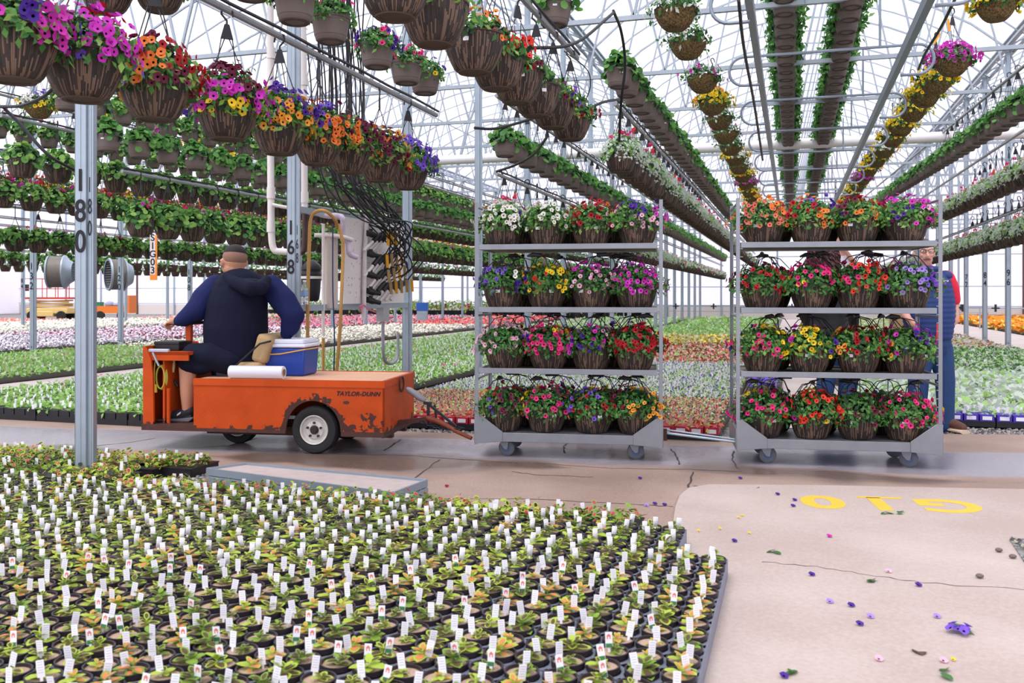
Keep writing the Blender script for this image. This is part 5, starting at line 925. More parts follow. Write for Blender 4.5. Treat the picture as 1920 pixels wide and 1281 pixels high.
for k in range(8): pack(-8.3+k*.5, 6.58, 'black', f'black seedling tray, {ordw(k+1)} from left at the front left bed', 'black trays at the left bed front', 4, .49)
pack(-8.75, 7.25, 'black', 'black tray sticking out at the left corner of the left bed', 'black trays at the left bed front', 4, .45)
pp = G(1655, 728, .1); pack(pp.x, pp.y, 'green', 'green plastic pot pack standing between the two people behind the trolley', None, 2, .4)
# ------------------------------------------------------------------ foreground coleus pots
PR, PHt, PIT = .049, .082, .105
def fpot():
    m = mk(mat('pot_maroon', '#4a2226', .5, noise=.15, nscale=20)); m.lathe([(PR*.72, 0), (PR*.95, PHt*.8)], 16); m.mat(mat('pot_rim_black', '#2c2428', .45)); m.lathe([(PR*.95, PHt*.8), (PR*1.0, PHt*.82), (PR*1.02, PHt), (PR*.92, PHt), (PR*.9, PHt*.86)], 20); return m.mesh('seedling_pot')
FP = fpot(); FS = mk(soil_l).lathe([(.001, 0), (PR*.91, 0)], 14).mesh('pot_soil'); fo = mat('coleus_orange', '#e08a5a', .6, trans=.25); fy = mat('coleus_lime', '#b4cc4c', .55, noise=.2, nscale=60, trans=.3); fg = mat('coleus_green', '#86a83e', .55, noise=.3, nscale=60, trans=.3); fd = mat('coleus_dark', '#5d4a32', .6, noise=.4, nscale=60, trans=.15)
BIGL = ([(0, 0, 0), (.22, .2, .04), (.33, .5, .03), (.2, .85, -.03), (0, 1, -.1), (-.2, .85, -.03), (-.33, .5, .03), (-.22, .2, .04), (0, .5, -.02)], [(0, 1, 8), (1, 2, 8), (2, 3, 8), (3, 4, 8), (4, 5, 8), (5, 6, 8), (6, 7, 8), (7, 0, 8)])
INL = ([(x*.6, .14+y*.68, z+.006) for x, y, z in BIGL[0]], BIGL[1])
def coleus(seed, big=1., pinkc=False):
    rng = np.random.default_rng(seed); n = NPM(); k = rng.integers(7, 11); a = np.arange(k)*2.4+rng.uniform(0, 6); el = np.where(np.arange(k) < 5, .12, .55)+rng.normal(0, .12, k)
    D = np.stack([np.cos(a)*np.cos(el), np.sin(a)*np.cos(el), np.sin(el)], 1); Z = unit(np.array([0, 0, 1.])-D*D[:, 2:3]); X = np.cross(D, Z); R = np.stack([X, D, Z], 2); s_ = rng.uniform(.026, .041, k)*np.where(np.arange(k) < 5, 1.1, .75)*big; p = np.zeros((k, 3)); p[:, 2] = .004+np.arange(k)*.0022
    outc = fy if rng.random() < .65 else fg; n.add(BIGL, p, R, s_, outc); inn = mat('coleus_pink', '#c9345f', .6, trans=.2) if pinkc else (fo if rng.random() < .3 else fd); i = rng.random(k) < (.55 if pinkc else .75); n.add(INL, p[i]+[0, 0, .0008], R[i], s_[i], inn)
    return n.mesh('coleus_leaves')
COL_ = [coleus(s, 1.25) for s in range(18)]
def ftag(face):
    m = mk(tagw).box((0, 0, .042), (.021, .0012, .046)); m.box((0, 0, .005), (.008, .001, .03)); 
    if face: m.mat(mat('tag_red_print', '#d9786e', .6)).box((0, -.0009, .054), (.012, .0004, .005)); m.box((-.004, -.0009, .048), (.003, .0004, .006)); m.box((.004, -.0009, .048), (.003, .0004, .006)); m.box((0, -.0009, .058), (.006, .0004, .003)); m.mat(mat('tag_green_print', '#3d7a4a', .6)).box((0, -.0009, .026), (.019, .0004, .012))
    else:
        m.mat(tagline)
        for q in range(5): m.box((0, -.0009, .032+q*.007), (.015-.002*(q % 2), .0004, .0014))
    return m.mesh('plant_tag', False)
FT = [ftag(False), ftag(True)]
cells = []
Y0F = 1.70
for j in range(24):
    y = Y0F+PIT*j; xe = -.30 if j < 20 else -.30-2*PIT
    i = 0
    while True:
        x = xe-PIT*i; i += 1
        if x < -5: break
        u = x*CA+y*SA; d = -x*SA+y*CA
        if abs(u/d) < .61: cells.append((d, j, i, x, y))
        elif u < 0: break
cells = [c for c in cells if proj(c[3], c[4], .1)[1] < 1400]; cells.sort(); npot = 0; rest_f = []
def ring_cells(nx, ny):
    m = mk(trayp); m.cur = 0; p = PIT
    for a in range(nx):
        for b_ in range(ny):
            cx, cy = (a+.5)*p, (b_+.5)*p; o = len(m.v); n = 16
            for k in range(n):
                t = 2*PI*(k+.5)/n; c, s_ = math.cos(t), math.sin(t); r = p/2/max(abs(c), abs(s_)); m.v += [(cx+c*r, cy+s_*r, .08), (cx+c*.0492, cy+s_*.0492, .08), (cx+c*.046, cy+s_*.046, .015)]
            for k in range(n): q = (k+1) % n; m.face((o+3*k, o+3*q, o+3*q+1, o+3*k+1)); m.face((o+3*k+1, o+3*q+1, o+3*q+2, o+3*k+2))
    w, h = nx*p, ny*p
    for x0, x1, y0, y1 in ((0, w, -.001, .002), (0, w, h-.002, h+.001), (-.001, .002, 0, h), (w-.002, w+.001, 0, h)): m.bb(x0, x1, y0, y1, .012, .082)
    m.bb(.004, w-.004, .004, h-.004, .012, .0145); return m.mesh('shuttle_tray', False)
TR_ = ring_cells(5, 4); k = 0
for tj in range(6):
    for ti in range(9):
        y0 = Y0F-PIT/2+tj*4*PIT; x1 = -.30+PIT/2-ti*5*PIT; 
        if tj == 5: x1 -= 2*PIT
        cx, cy = x1-2.5*PIT, y0+2*PIT; u = cx*CA+cy*SA; d = -cx*SA+cy*CA
        if u/d < -.75: continue
        o = put('shuttle_tray', TR_, None, (x1-5*PIT, y0, 0)); tag(o, f'grey pot tray, {ordw(ti+1)} from the concrete edge in {ordw(tj+1)} row of trays from the front', 'tray', 'grey pot trays in the foreground'); k += 1
ROTC = A
for (d, j, i, x, y) in cells:
    jx, jy, rz = random.uniform(-.004, .004), random.uniform(-.004, .004), random.uniform(0, 6)
    if npot < 300:
        npot += 1; r = put('coleus_pot', FP, None, (x+jx, y+jy, .016), 0); tag(r, f'small maroon pot of coleus, row {ordw(j+1)} back, {ordw(i)} from the concrete edge', 'potted plant', 'coleus pots in the foreground')
        put('soil', FS, r, (0, 0, PHt*.88)); sc_ = random.choice((.65, .8, .9, 1., 1.12)); put('leaves', random.choice(COL_), r, (random.uniform(-.01, .01), random.uniform(-.01, .01), PHt*.88), rz, scale=sc_)
        t = put('plant_tag', FT[random.random() < .2], r, (random.uniform(-.028, .028), random.uniform(-.02, .03), PHt*.8)); t.rotation_euler = (random.uniform(-.15, .12), random.uniform(-.2, .2), A+random.uniform(-.35, .35))
    else: rest_f.append((x+jx, y+jy, .016))
n = NPM(); P_ = np.array(rest_f); rng = np.random.default_rng(9); K = len(P_)
def tpl(me): return (np.array([v.co[:] for v in me.vertices]), [tuple(p.vertices) for p in me.polygons], [me.materials[p.material_index] for p in me.polygons])
v, f, mm_ = tpl(FP); n.add((v, f), P_, np.repeat(I3[None], K, 0), 1., mm_); v, f, mm_ = tpl(FS); n.add((v, f), P_+[0, 0, PHt*.88], np.repeat(I3[None], K, 0), 1., mm_)
pick = rng.integers(0, len(COL_), K)
for c in range(len(COL_)): i = pick == c; v, f, mm_ = tpl(COL_[c]); n.add((v, f), P_[i]+[0, 0, PHt*.88], frames(np.repeat([[0, 0, 1.]], i.sum(), 0), rng), rng.uniform(.8, 1.25, i.sum()), mm_)
i = rng.random(K) < .95; v, f, mm_ = tpl(FT[0]); R = frames(np.stack([rng.normal(0, .1, K), rng.normal(0, .1, K), np.ones(K)], 1), rng, np.repeat([[-SA, CA, 0.]], K, 0)); n.add((v, f), (P_+rng.uniform(-.025, .025, (K, 3))*[1, 1, 0]+[0, 0, PHt*.8])[i], R[i], 1., mm_)
o = put('coleus_pots_beyond', n.mesh('coleus_pots_beyond')); tag(o, 'rest of the maroon coleus pots with white tags toward the drive', 'potted plants', kind='stuff')
# flats of pink-hearted coleus
def flat(x, y, w, dp, label, group, seed):
    r = thing('coleus_flat', label, 'tray', (x, y, 0), random.uniform(-.02, .02), group); m = mk(blackp)
    for k in range(2): m.bb(0, w, k*(dp-.006), k*(dp-.006)+.006, 0, .062)
    for k in range(2): m.bb(k*(w-.006), k*(w-.006)+.006, 0, dp, 0, .062)
    m.bb(.006, w-.006, .006, dp-.006, 0, .045); m.bb(-.004, w+.004, -.004, dp+.004, .056, .063); m.build('tray', r)
    n = NPM(); rng = np.random.default_rng(seed); c = int(w*dp/.0006); q = np.stack([rng.uniform(0, w, c), rng.uniform(0, dp, c), rng.uniform(.07, .115, c)], 1); D = unit(np.stack([rng.normal(0, .5, c), rng.normal(0, .5, c)-.1, np.ones(c)], 1)); F_ = frames(D, rng); s_ = rng.uniform(.028, .045, c); n.add(BIGL, q, F_, s_, [fy, fg][seed % 2]); i = rng.random(c) < .5; n.add(INL, q[i]+[0, 0, .001], F_[i], s_[i], mat('coleus_pink', '#c9345f', .6, trans=.2)); i = rng.random(c) < .3; n.add(INL, q[i]+[0, 0, .001], F_[i], s_[i], fd)
    t = 5; n.add(TAGQ, np.stack([rng.uniform(.03, w-.03, t), rng.uniform(.02, dp-.02, t), np.full(t, .09)], 1), frames(np.stack([rng.normal(0, .1, t), rng.normal(0, .1, t), np.ones(t)], 1), rng, np.repeat([[-SA, CA, 0.]], t, 0)), .02, tagw); put('leaves', n.mesh('flat_leaves'), r)
for k in range(6): flat(-3.68+k*.5, 4.18, .49, .23, f'flat of pink and lime coleus, {ordw(k+1)} from left beside the metal panels', 'coleus flats along the drive', 40+k)
for k in range(3): flat(-4.3-.5*k+.02, 4.72, .49, .3, f'flat of pink coleus, {ordw(k+1)} from right in the back left row', 'coleus flats left of the front post', 60+k)
flat(-3.99, 4.8, .42, .28, 'flat of pink coleus at the end nearest the drive', None, 71)
for k in range(3): flat(-4.3-.5*k, 4.34, .49, .3, f'flat of pink coleus, {ordw(k+1)} from right in the middle left row', 'coleus flats left of the front post', 80+k)
# metal shelf panels on the ground
q = [G(px, py, .1) for px, py in ((388, 877), (461, 867), (800, 898), (737, 922))]
for k in range(2):
    o_ = Vector(((.012, -.02, 0), (0, 0, 0))[k]); z0 = .012+k*.045; r = thing('metal_panel', ('lower', 'upper')[k]+' grey metal shelf panel lying beside the coleus flats', 'metal panel', q[0]*0); m = mk(mat('panel_grey', '#8f9ba6', .45, .4, noise=.15)); C_ = [(p.x+o_.x*(k == 0), p.y+o_.y, 0) for p in q]
    for a, b_ in zip(C_, C_[1:]+C_[:1]): m.beam((a[0], a[1], z0+.02), (b_[0], b_[1], z0+.02), .014, .042)
    m.build('rim', r); mk(mat('panel_board', '#b3a4a0', .7, noise=.2, nscale=14)).prism([(p[0], p[1]) for p in C_], 'z', z0+.018, z0+.028).build('board', r)
# fallen petals and leaves
deb = [(490+710, 898, 'purple'), (1800, 1186, 'cluster'), (1388, 898, 'purple'), (1450, 1035, 'leaf'), (1555, 1007, 'magenta'), (1522, 1079, 'purple'), (1627, 1093, 'leaf'), (1722, 1099, 'purple'), (1612, 1172, 'purple'), (1632, 1158, 'lavender'), (1470, 1270, 'purple'), (1487, 1266, 'leaf'), (1728, 1230, 'brown'), (1764, 1265, 'leaf'), (1490, 939, 'purple'), (1487, 950, 'purple'), (1458, 928, 'purple'), (1420, 917, 'leaf'), (1690, 962, 'leaf'), (1385, 972, 'yellow'), (1392, 968, 'yellow'), (1350, 993, 'yellow'), (1310, 997, 'yellow'), (1405, 1001, 'yellow'), (1660, 963, 'leaf'), (1228, 946, 'purple'), (1212, 949, 'lavender'), (1246, 948, 'purple'), (1556, 1130, 'lavender'), (1596, 1137, 'purple'), (1666, 1073, 'pink'), (1757, 1158, 'lavender'), (1837, 1084, 'stone'), (1873, 1035, 'stone'), (1899, 1047, 'stone'), (1648, 1238, 'pink'), (1769, 1241, 'pink'), (1787, 1239, 'yellow'), (838, 913, 'red'), (1377, 1016, 'purple')]
for i, (px, py, c) in enumerate(deb):
    z = .0135 if px > 1300 and py > 925 or py > 980 else .002; p = G(px, py, z); rng = np.random.default_rng(i)
    if c == 'cluster':
        r = thing('fallen_flower_cluster', 'cluster of fallen violet flowers lying on the pale concrete slab', 'flowers', p); n = NPM(); a = np.arange(9)*.7; q_ = np.stack([.035*np.cos(a)*(.5+.5*(np.arange(9) % 2)), .035*np.sin(a)*(.5+.5*(np.arange(9) % 2)), np.full(9, .018)], 1); n.add(PET, q_, frames(unit(q_*[6, 6, 1]+[0, 0, .3]), rng), .035, [FL['violet']]*5+[throat_y]); n.add(LEAF, q_[:4]*.5, frames(np.ones((4, 3)), rng), .04, leaf_m); put('petals', n.mesh('petals'), r); continue
    n = NPM()
    if c == 'leaf': n.add(BIGL, np.array([[0, 0, .006], [.01, .01, .009]]), frames(np.array([[.1, .1, 1.], [-.3, .2, 1.]]), rng), .05, leaf_d); nm = 'fallen_leaf'
    elif c == 'brown': n.add(BIGL, np.array([[0, 0, .004]]), frames(np.array([[.1, .1, 1.]]), rng), .07, fd); nm = 'dry_leaf'
    elif c == 'stone': o = mk(mat('pebble', '#6b625c', .8)).ball((0, 0, .009), (.016, .013, .009), 8, 6).build('pebble', None, p); tag(o, f'small dark pebble on the pale slab, {("nearest the crack","middle one","closest to the gravel corner")[min(2, i-32)]}', 'pebble'); continue
    else: n.add(PET, np.array([[0, 0, .005]]), frames(np.array([[.2, -.3, 1.]]), rng), .03 if c != 'yellow' else .018, [FL[c]]*6); nm = 'fallen_petal'
    o = put(nm, n.mesh(nm), None, p); tag(o, {'leaf': 'small green leaf lying on the concrete', 'brown': 'dry brown leaf lying on the pale slab'}.get(c, f'small fallen {c} petal on the concrete'), 'leaf' if 'leaf' in nm else 'petal', 'fallen '+('green leaves' if c == 'leaf' else c+' bits')+' on the concrete')
# ------------------------------------------------------------------ irrigation panel on the posts
XP = -4.12; R_ = thing('valve_board', 'white splattered board with black valves and yellow ties between two posts', 'control panel', (XP+.05, 8.6, 1.05))
def PW(px, py, off=0.): t = (px-960)/F; X = XP+.06+off; y = -X*(CA+SA*t)/(SA-CA*t); d = -X*SA+y*CA; return Vector((X, y, CH+(HY-py)*d/F))
def pp_(m, name, parent=None): m.v = [tuple(Vector(v)-Vector((XP+.05, 8.6, 1.05))) for v in m.v]; return m.build(name, parent or R_)
bm_, N, L, b = nodes('splattered_board'); tc = N.new('ShaderNodeTexCoord'); n_ = N.new('ShaderNodeTexNoise'); n_.inputs['Scale'].default_value = 30; n_.inputs['Detail'].default_value = 3; L.new(tc.outputs['Object'], n_.inputs['Vector']); r = N.new('ShaderNodeValToRGB'); e = r.color_ramp.elements; e[0].position = .31; e[0].color = rgb('#77706c'); e[1].position = .36; e[1].color = rgb('#e0dad8'); L.new(n_.outputs['Fac'], r.inputs[0]); L.new(r.outputs[0], b.inputs['Base Color'])
y0, y1 = PW(645, 500).y, PW(758, 500).y; pp_(mk(bm_).bb(XP+.03, XP+.055, y0, y1, 1.06, 1.89), 'board'); pp_(mk(mat('post_cream', '#c9bfb4', .7)).bb(XP, XP+.06, y0-.28, y0-.12, 1.02, 1.72), 'side_board')
for z in (1.03, 1.89): pp_(mk(galv).bb(XP-.02, XP+.03, 6.98, 9.36, z-.028, z+.028), 'frame_rail')
pc = [PW(687, 403), PW(687, 640)]; pp_(mk(pvc_b).path([PW(688, 405, .03), PW(684, 480, .03), PW(682, 600, .03)], .022, 10), 'riser'); 
for k, py in enumerate((440, 478, 517, 548, 565)):
    a = PW(688, py-3, .05); m = mk(blackp); q2 = PW(712, py+3, .1); m.path([a, a.lerp(q2, .45)], [.03, .034], 10); m.path([a.lerp(q2, .4), q2], [.026, .022], 10); m.cyl(a.lerp(q2, .3)+Vector((0, 0, .01)), a.lerp(q2, .3)+Vector((0, 0, .05)), .02, 8); pp_(m, 'valve')
rngp = random.Random(3); ends = []
ytie = mat('strap_yellow', '#eaa820', .6); wtie = mat('strap_tan', '#b09264', .7)
for k, (ax, ay, bx_, by) in enumerate([(700+8*i, 452+0*i, 716+8*i, 436+0*i) for i in range(3)]+[(700+9*i, 497-2*i, 715+9*i, 478-2*i) for i in range(4)]+[(704+10*i, 524-3*i, 718+10*i, 506-3*i) for i in range(4)]+[(708+10*i, 546-1*i, 722+10*i, 528-1*i) for i in range(5)]):
    a, c = PW(ax, ay, .08), PW(bx_, by, .12); m = mk(blackp); m.path([a, a.lerp(c, .7), c], [.024, .024, .012], 8); pp_(m, 'valve'); ends.append(c); m = mk(pvc); m.path([a+(a-c)*.05, a+(a-c)*1.1], .016, 8); pp_(m, 'stub_pipe')
    m = mk(ytie if k % 3 == 0 or k < 3 else wtie); s_ = c+Vector((.07, -.02, .0)); m.beam(s_, s_+Vector((0, .02, -.13)), .03, .005); pp_(m, 'strap')
o = thing('electrical_box', 'small grey electrical box on a conduit right of the hoses', 'electrical box', PW(718, 590, .0)); b0 = PW(718, 590); mk(mat('box_grey', '#a4a5a8', .5)).bb(-.04, .04, -.075, .075, -.07, .07).build('box', o); mk(rowpipe).path(smooth([(0, 0, -.07), (0, .01, -.4), (0, .08, -.5), (0, .25, -.52), (0, .36, -.45), (0, .38, -.2)]), .018, 8).build('conduit', o)
for k in range(26):                         # black tubes: down from the roof in a bundle, then sweeping to the valves
    tx = 592+k*3.6+rngp.uniform(-5, 5); e_ = ends[k % len(ends)]+Vector((rngp.uniform(0, .05), rngp.uniform(-.02, .02), rngp.uniform(-.02, .02))); dd = rngp.uniform(8.2, 8.9); vx = tx+rngp.uniform(-8, 8)
    top = W(tx+rngp.uniform(-30, 20), -40, dd-.3); mid = [W(vx, 150, dd), W(vx+rngp.uniform(-3, 14), 320+rngp.uniform(-30, 30), dd)]; ep = proj(*e_); m2 = [W(vx+(735-vx)*rngp.uniform(.35, .75), 390+rngp.uniform(-45, 30), dd+.25), W(ep[0]+rngp.uniform(12, 34), ep[1]-rngp.uniform(20, 60), 9.3)]
    o = mk(blackp).path(smooth([top]+mid+m2+[e_], 7), .007, 6).build('irrigation_tube'); tag(o, 'thin black irrigation tube in the bundle sweeping down to the valve panel', 'tube', 'black tubes above the valve panel')
# supply pipes
def pv(pts, r, label, m_=pvc, name='supply_pipe', joints=()):
    q_ = [W(*p) for p in pts]; o = thing(name, label, 'pipe', q_[0]); m = mk(m_); m.path([v-q_[0] for v in smooth(q_, 5)] if len(q_) > 2 else [v-q_[0] for v in q_], r, 12); m.build('pipe', o)
    for j in joints: v = W(*j)-q_[0]; k_ = mk(m_); k_.cyl(v-Vector((0, 0, .05)), v+Vector((0, 0, .05)), r*1.22, 12); k_.build('coupling', o)
    return o
pv([(507, -30, 8.2), (507, 200, 8.2), (508, 380, 8.2), (509, 440, 8.2), (514, 468, 8.2), (530, 472, 8.2), (560, 474, 8.2)], .031, 'thick white pipe with elbow left of post 168', joints=((508, 100, 8.2), (508, 362, 8.2), (508, 425, 8.2)))
pv([(567, -30, 8.1), (570, 180, 8.1), (571, 395, 8.1)], .029, 'thick white pipe running down right of post 168', joints=((570, 150, 8.1), (571, 370, 8.1)))
pv([(572, 395, 8.1), (572, 440, 8.1), (570, 468, 8.1), (562, 474, 8.1)], .027, 'short dark and blue stained pipe below the white riser', mat('pipe_brown', '#4a3634', .5, noise=.3)); pv([(510, 384, 8.15), (560, 393, 8.2), (600, 396, 8.3)], .016, 'thin white branch pipe crossing behind post 168')
pv([(600, 402, 8.3), (616, 405, 8.35), (634, 405, 8.4), (643, 412, 8.4), (643, 450, 8.5), (652, 452, 8.5), (655, 475, 8.5), (668, 482, 8.6)], .026, 'purple stained white tee pipe feeding the valve panel', mat('pvc_purple', '#cfc3d6', .5, noise=.3, nscale=20)); pv([(590, 441, 8.3), (640, 444, 8.4), (660, 450, 8.5)], .02, 'short white pipe with capped end below the tee')
pv([(606, 420, 8.3), (606, 630, 8.3)], .014, 'slim white vertical pipe in front of the left frame'); pv([(606, 634, 8.25), (606, 788, 8.25)], .014, 'slim tan wooden stick under the white pipe', mat('stick_tan', '#b98d4e', .7), 'stick')
hoset = mat('hose_tan', '#b5894a', .5, noise=.15, nscale=12)
for pts_, lb in (([(632, 425, 8.2), (628, 412, 8.1), (612, 397, 8.0), (595, 396, 8.0), (583, 410, 8.0), (580, 460, 8.0), (577, 580, 8.0), (577, 795, 8.0)], 'tan hose arching over and dropping left of the wooden stick'), ([(634, 420, 8.2), (642, 450, 8.2), (643, 480, 8.2), (640, 560, 8.1), (636, 640, 8.1), (622, 792, 8.1)], 'tan hose hanging down in front of the valve panel edge')):
    o = mk(hoset).path(smooth([W(*p) for p in pts_]), .016, 8).build('hose'); tag(o, lb, 'hose')
o = mk(mat('cable_blue', '#26365e', .5)).path(smooth([W(*p) for p in ((624, 420, 8.2), (624, 540, 8.2), (627, 640, 8.2), (624, 789, 8.2))]), .006, 6).build('cable'); tag(o, 'thin dark blue cable hanging between the two tan hoses', 'cable')
o = thing('filter_barrel', 'black ribbed filter barrel on a bracket beside post 168', 'barrel', W(584, 565, 8.9)); z_ = 0; m = mk(blackp); m.lathe([(.001, 0), (.06, 0), (.075, .02), (.085, .1), (.095, .24)], 24); m.lathe([(.095, .24), (.1, .25), (.1, .27), (.092, .28), (.092, .3), (.1, .31), (.1, .33), (.08, .36), (.04, .4), (.001, .41)], 24); m.build('barrel', o); mk(galv).beam((0, 0, .1), (-.12, 0, .1), .03).beam((-.12, 0, .1), (-.12, 0, .45), .02).build('bracket', o); mk(mat('clamp_white', '#d2cec8', .6)).lathe([(.1, .22), (.106, .22), (.106, .245), (.1, .245)], 24).build('clamp', o)
o = thing('water_bottle', 'clear plastic water bottle standing on the frame rail by post 168', 'bottle', PW(571, 564, -.02)+Vector((0, 0, .0))); bz = .03-0; bt = bpy.data.materials.new('clear_plastic'); bt.use_nodes = True; bb_ = bt.node_tree.nodes['Principled BSDF']; bb_.inputs['Transmission Weight'].default_value = .85; bb_.inputs['Roughness'].default_value = .1; bb_.inputs['Base Color'].default_value = rgb('#dfe8f2'); o.location.z = 1.06
mk(bt).lathe([(.001, 0), (.03, 0), (.033, .01), (.033, .05), (.03, .06), (.033, .07), (.033, .13), (.025, .16), (.012, .18), (.012, .2), (.001, .2)], 20).build('body', o); mk(tagw).cyl((0, 0, .2), (0, 0, .215), .014, 12).build('cap', o); mk(mat('label_blue', '#8aa6cc', .5)).lathe([(.0335, .075), (.0335, .12)], 20).build('bottle_label', o)
m = mk(pink_rib).path(smooth([PW(674, 575, .05), PW(682, 572, .05), PW(690, 580, .05), PW(706, 586, .05)]), .007, 5); m.path([PW(674, 574, .05), PW(678, 586, .05)], .008, 5); o = m.build('pink_ribbon'); tag(o, 'pink ribbon tied under the valve panel', 'ribbon')
# ------------------------------------------------------------------ far left: sign, fans, lift, cart; booms
p = W(288, 483, 9.6); o = thing('row_sign', 'hanging white and orange strip sign reading S1G03', 'sign', p, A); mk(mat('sign_pale', '#ded8da', .6)).bb(-.038, .018, -.004, .004, -.23, .24).build('board', o); mk(mat('sign_orange', '#ec8a2a', .5)).bb(.018, .038, -.004, .004, -.18, .24).bb(-.038, .038, -.0045, .0045, -.24, -.18).build('orange_edge', o); t_ = put('lettering', txt_mesh('S\n1\nG\n0\n3', .1, ink, .0006, .0015, ls=.86), o, (-.008, -.006, .035)); t_.rotation_euler = (PI/2, 0, 0); mk(ink).path([(0, 0, .24), (0, 0, .5)], .002, 4).build('string', o)
for px, py, d, lb, rz in ((112, 510, 21, 'left of two round galvanized fans hanging beyond the front post', math.radians(12)), (222, 515, 21.5, 'right of two round galvanized fans hanging beyond the front post', math.radians(38))):
    p = W(px, py, d); o = thing('circulation_fan', lb, 'fan', p, A+rz+(PI if px > 200 else 0)*0); R = Matrix.Rotation(PI/2, 3, 'Y'); fd_ = mat('fan_drum', '#77716a', .55, .3, noise=.2); r = .36
    mk(fd_).lathe([(r*.97, -.2), (r, -.2), (r, .1), (r*.97, .1)], 36, R=R).build('drum', o); mk(galv).lathe([(r*.96, .1), (r*1.08, .1), (r*1.08, .13), (r*.8, .2), (r*.62, .3), (r*.6, .3), (r*.78, .18), (r*.96, .11)], 36, R=R).lathe([(r*.96, -.2), (r*1.08, -.2), (r*1.04, -.24), (r*.9, -.24)], 36, R=R).build('cone_ring', o); m = mk(galv)
    for k in range(11): z = (-5+k)*r*.11; hw_ = math.sqrt(max(0, (r*.62)**2-z*z)); m.beam((.31, -hw_, z), (.31, hw_, z), .008); m.beam((-.22, -hw_*1.4, z*1.4), (-.22, hw_*1.4, z*1.4), .007)
    m.build('guard_grille', o); m = mk(mat('fan_blade', '#b8b8bc', .4, .3))
    for k in range(5): a = k*2*PI/5; m.box((0, .17*math.cos(a), .17*math.sin(a)), (.02, .28, .12), Matrix.Rotation(a, 3, 'X') @ Matrix.Rotation(.5, 3, 'Y'))
    m.build('blades', o); m = mk(mat('motor_dark', '#4b433c', .6)); m.cyl((-.15, 0, 0), (.1, 0, 0), .07, 14); m.build('motor', o); mk(galv).path([(0, 0, r), (0, 0, 2.2)], .01, 6).build('hanging_rod', o)
yl_ = mat('lift_yellow', '#d9b872', .6, noise=.1); p = W(96, 590, 41); o = thing('scissor_lift', 'pale yellow scissor lift with red railed platform by the back wall', 'scissor lift', (p.x, p.y, 0), A)
m = mk(yl_); m.bb(-.92, .92, -.4, .4, .28, .52); m.bb(-.6, .3, -.42, .42, .15, .4); m.build('chassis', o, bevel=.03)
for x in (-.66, .66):
    for y in (-.42, .42): mk(rubber).cyl((x, y-.06, .2), (x, y+.06, .2), .2, 20).build('wheel', o)
m = mk(yl_)
for k in range(3): m.box((0, -.2, .6+.12*k), (1.8, .05, .07), Matrix.Rotation((.035, -.035)[k % 2], 3, 'Y')); m.box((0, .2, .6+.12*k), (1.8, .05, .07), Matrix.Rotation((-.035, .035)[k % 2], 3, 'Y'))
m.build('scissor_arms', o); m = mk(mat('lift_red', '#c04632', .6)); m.bb(-1., 1., -.4, .4, .93, 1.02)
for z in (1.4, 1.85):
    for y in (-.38, .38): m.beam((-1.15, y, z), (1., y, z), .03)
for x in (-1.15, -.6, 0, .5, 1.):
    for y in (-.38, .38): m.beam((x, y, 1.), (x, y, 1.85), .03)
m.build('platform', o); m = mk(blackp); m.bb(-1.2, -1.05, -.1, .1, 1.3, 1.6); m.build('control_box', o)
p = W(214, 590, 41); o = thing('utility_cart', 'orange utility cart parked by the back wall beyond the fans', 'utility cart', (p.x, p.y, 0), A); orf = mat('orange_flat', '#e0782a', .6); mk(orf).bb(-.85, .75, -.4, .4, .3, .62).bb(.72, .85, -.4, .4, .3, 1.1).build('body', o); 
for x in (-.45, .5): mk(rubber).cyl((x, -.44, .2), (x, -.34, .2), .2, 18).build('wheel', o)
mk(mat('rags_grey', '#8f97b5', .9)).ball((-.2, 0, .7), (.22, .2, .14)).ball((.15, 0, .68), (.2, .2, .1)).build('rags', o); mk(potcol['green']).bb(-.8, -.55, -.2, .2, .62, .8).build('crate', o)
for z, y, x0, x1, lb in ((.72, 33, -6, 6, 'spray boom across the middle bed with black nozzles'), (.78, 27, .8, 8, 'spray boom across the right bed with black nozzles')):
    o = thing('spray_boom', lb, 'spray boom', (x0, y, z)); mk(galv_d).beam((0, 0, 0), (x1-x0, 0, 0), .035).beam((0, .1, -.18), (x1-x0, .1, -.18), .02).build('boom_pipe', o)
    for k in range(9):
        m = mk(blackp); x = (x1-x0)*(k+.5)/9; m.box((x, -.03, 0), (.05, .05, .2)); m.box((x, -.03, 0), (.2, .04, .04)); m.build('nozzle', o)
    for k in range(2): mk(galv_d).beam((.1+k*(x1-x0-.2), 0, -.7), (.1+k*(x1-x0-.2), 0, 0), .04).build('leg', o)
p = W(792, 572, 36); o = thing('blue_crate', 'blue plastic crate far behind on the red bed', 'crate', (p.x, p.y, 0), A); mk(mat('crate_blue', '#2f62b8', .5)).bb(-.22, .22, -.2, .2, .5, .82).build('crate', o); mk(galv_d).bb(-.2, .2, -.2, .2, .06, .49).build('stand', o)
p = W(1700, 562, 20); o = thing('cardboard_box', 'open cardboard box standing in the aisle behind the tail trolley', 'box', (p.x-.0, p.y, 0), A); m = mk(MATS['cardboard']); m.bb(-.3, .3, -.2, .2, 0, .9); m.build('box', o); mk(MATS['cardboard']).box((-.2, 0, .98), (.25, .4, .01), Matrix.Rotation(.8, 3, 'Y')).build('flap', o)
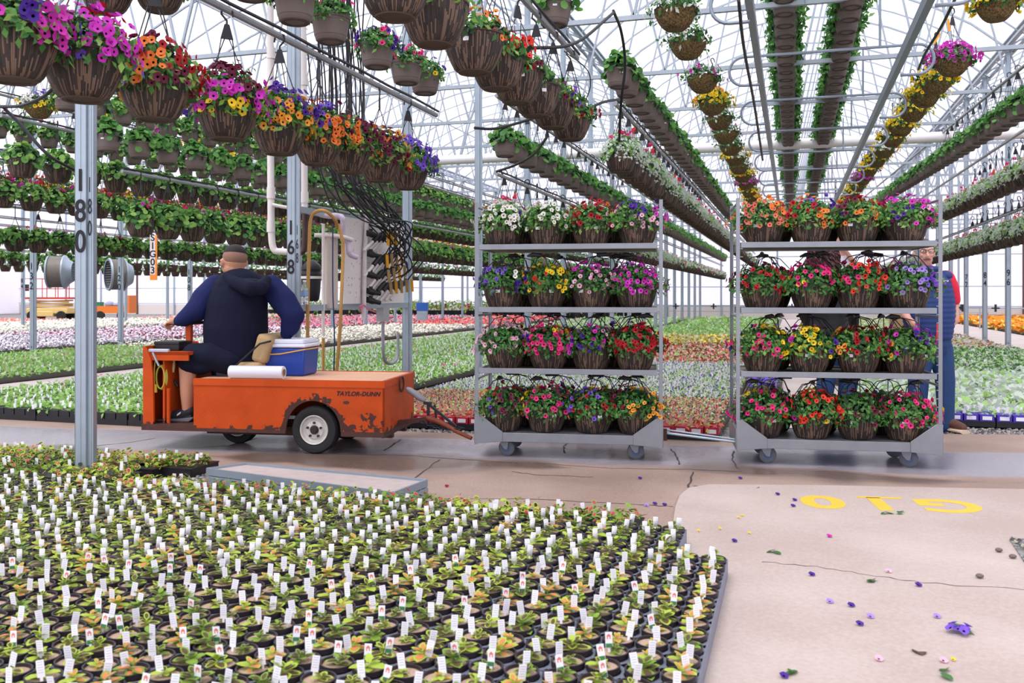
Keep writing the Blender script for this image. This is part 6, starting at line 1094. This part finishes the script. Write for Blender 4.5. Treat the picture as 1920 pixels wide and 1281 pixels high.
# loose gravel stones near the camera side of the drive and beds
def stones(polys, n_each, name, label):
    n = NPM(); rng = np.random.default_rng(77); cube = ([(-.5, -.4, -.3), (.5, -.3, -.3), (.4, .5, -.3), (-.4, .4, -.3), (-.3, -.3, .35), (.35, -.25, .3), (.25, .3, .4), (-.3, .3, .3)], [(0, 1, 5, 4), (1, 2, 6, 5), (2, 3, 7, 6), (3, 0, 4, 7), (4, 5, 6, 7)])
    for (x0, x1, y0, y1, z) in polys:
        c = int(n_each*(x1-x0)*(y1-y0)); q_ = np.stack([rng.uniform(x0, x1, c), rng.uniform(y0, y1, c), np.full(c, z)], 1); g = rng.integers(0, 3, c)
        for k, mm in enumerate((mat('stone_dark', '#4b4b4f', .85), mat('stone_mid', '#77757a', .85), mat('stone_pale', '#a59c90', .85))): i = g == k; n.add(cube, q_[i], frames(unit(rng.normal(0, .3, (i.sum(), 3))+[0, 0, 1]), rng), rng.uniform(.012, .03, i.sum()), mm)
    o = put(name, n.mesh(name)); tag(o, label, 'gravel', kind='stuff')
stones([(-9.2, -8.6, 6.3, 7.2, -.01), (-4.2, -3.9, 7.0, 9, -.01), (-4., -.6, 7.0, 7.25, -.015), (.6, 5.5, 7.9, 8.72, -.015)], 1500, 'gravel_strip', 'loose grey gravel between the drive and the growing beds')
stones([(-3.6, -2.9, 4.45, 4.95, .004)], 1800, 'gravel_patch', 'loose dark gravel beside the metal panels')
tq = tri; stones([(max(tq[0].x, tq[1].x), tq[2].x+.3, tq[1].y+.05, tq[0].y, .022)], 1500, 'corner_gravel', 'loose grey gravel in the corner of the pale slab')
# ------------------------------------------------------------------ camera, light, view
cam = bpy.data.cameras.new('camera'); co = bpy.data.objects.new('camera', cam); COL.objects.link(co); co.location = (0, 0, CH); co.rotation_euler = (PI/2, 0, A)
cam.sensor_width = 36; cam.lens = F/1920*36; cam.shift_y = -(640.5-HY)/1920; cam.dof.use_dof = True; cam.dof.focus_distance = 6.6; cam.dof.aperture_fstop = 5; cam.clip_end = 300
bpy.context.scene.camera = co
w = bpy.data.worlds.new('overcast_sky'); bpy.context.scene.world = w; w.use_nodes = True; bg = w.node_tree.nodes['Background']; bg.inputs[0].default_value = rgb('#f4f3ff'); bg.inputs[1].default_value = SKY
sun = bpy.data.lights.new('sun', 'SUN'); sun.energy = 1.6; sun.angle = math.radians(25); sun.color = (1, .96, .92); so = bpy.data.objects.new('sun', sun); COL.objects.link(so); so.rotation_euler = (math.radians(28), math.radians(-14), 0)
sc = bpy.context.scene; sc.view_settings.view_transform = 'Standard'; sc.view_settings.look = 'None'; sc.view_settings.exposure = EXPO; sc.view_settings.gamma = 1; sc.view_settings.use_curve_mapping = False
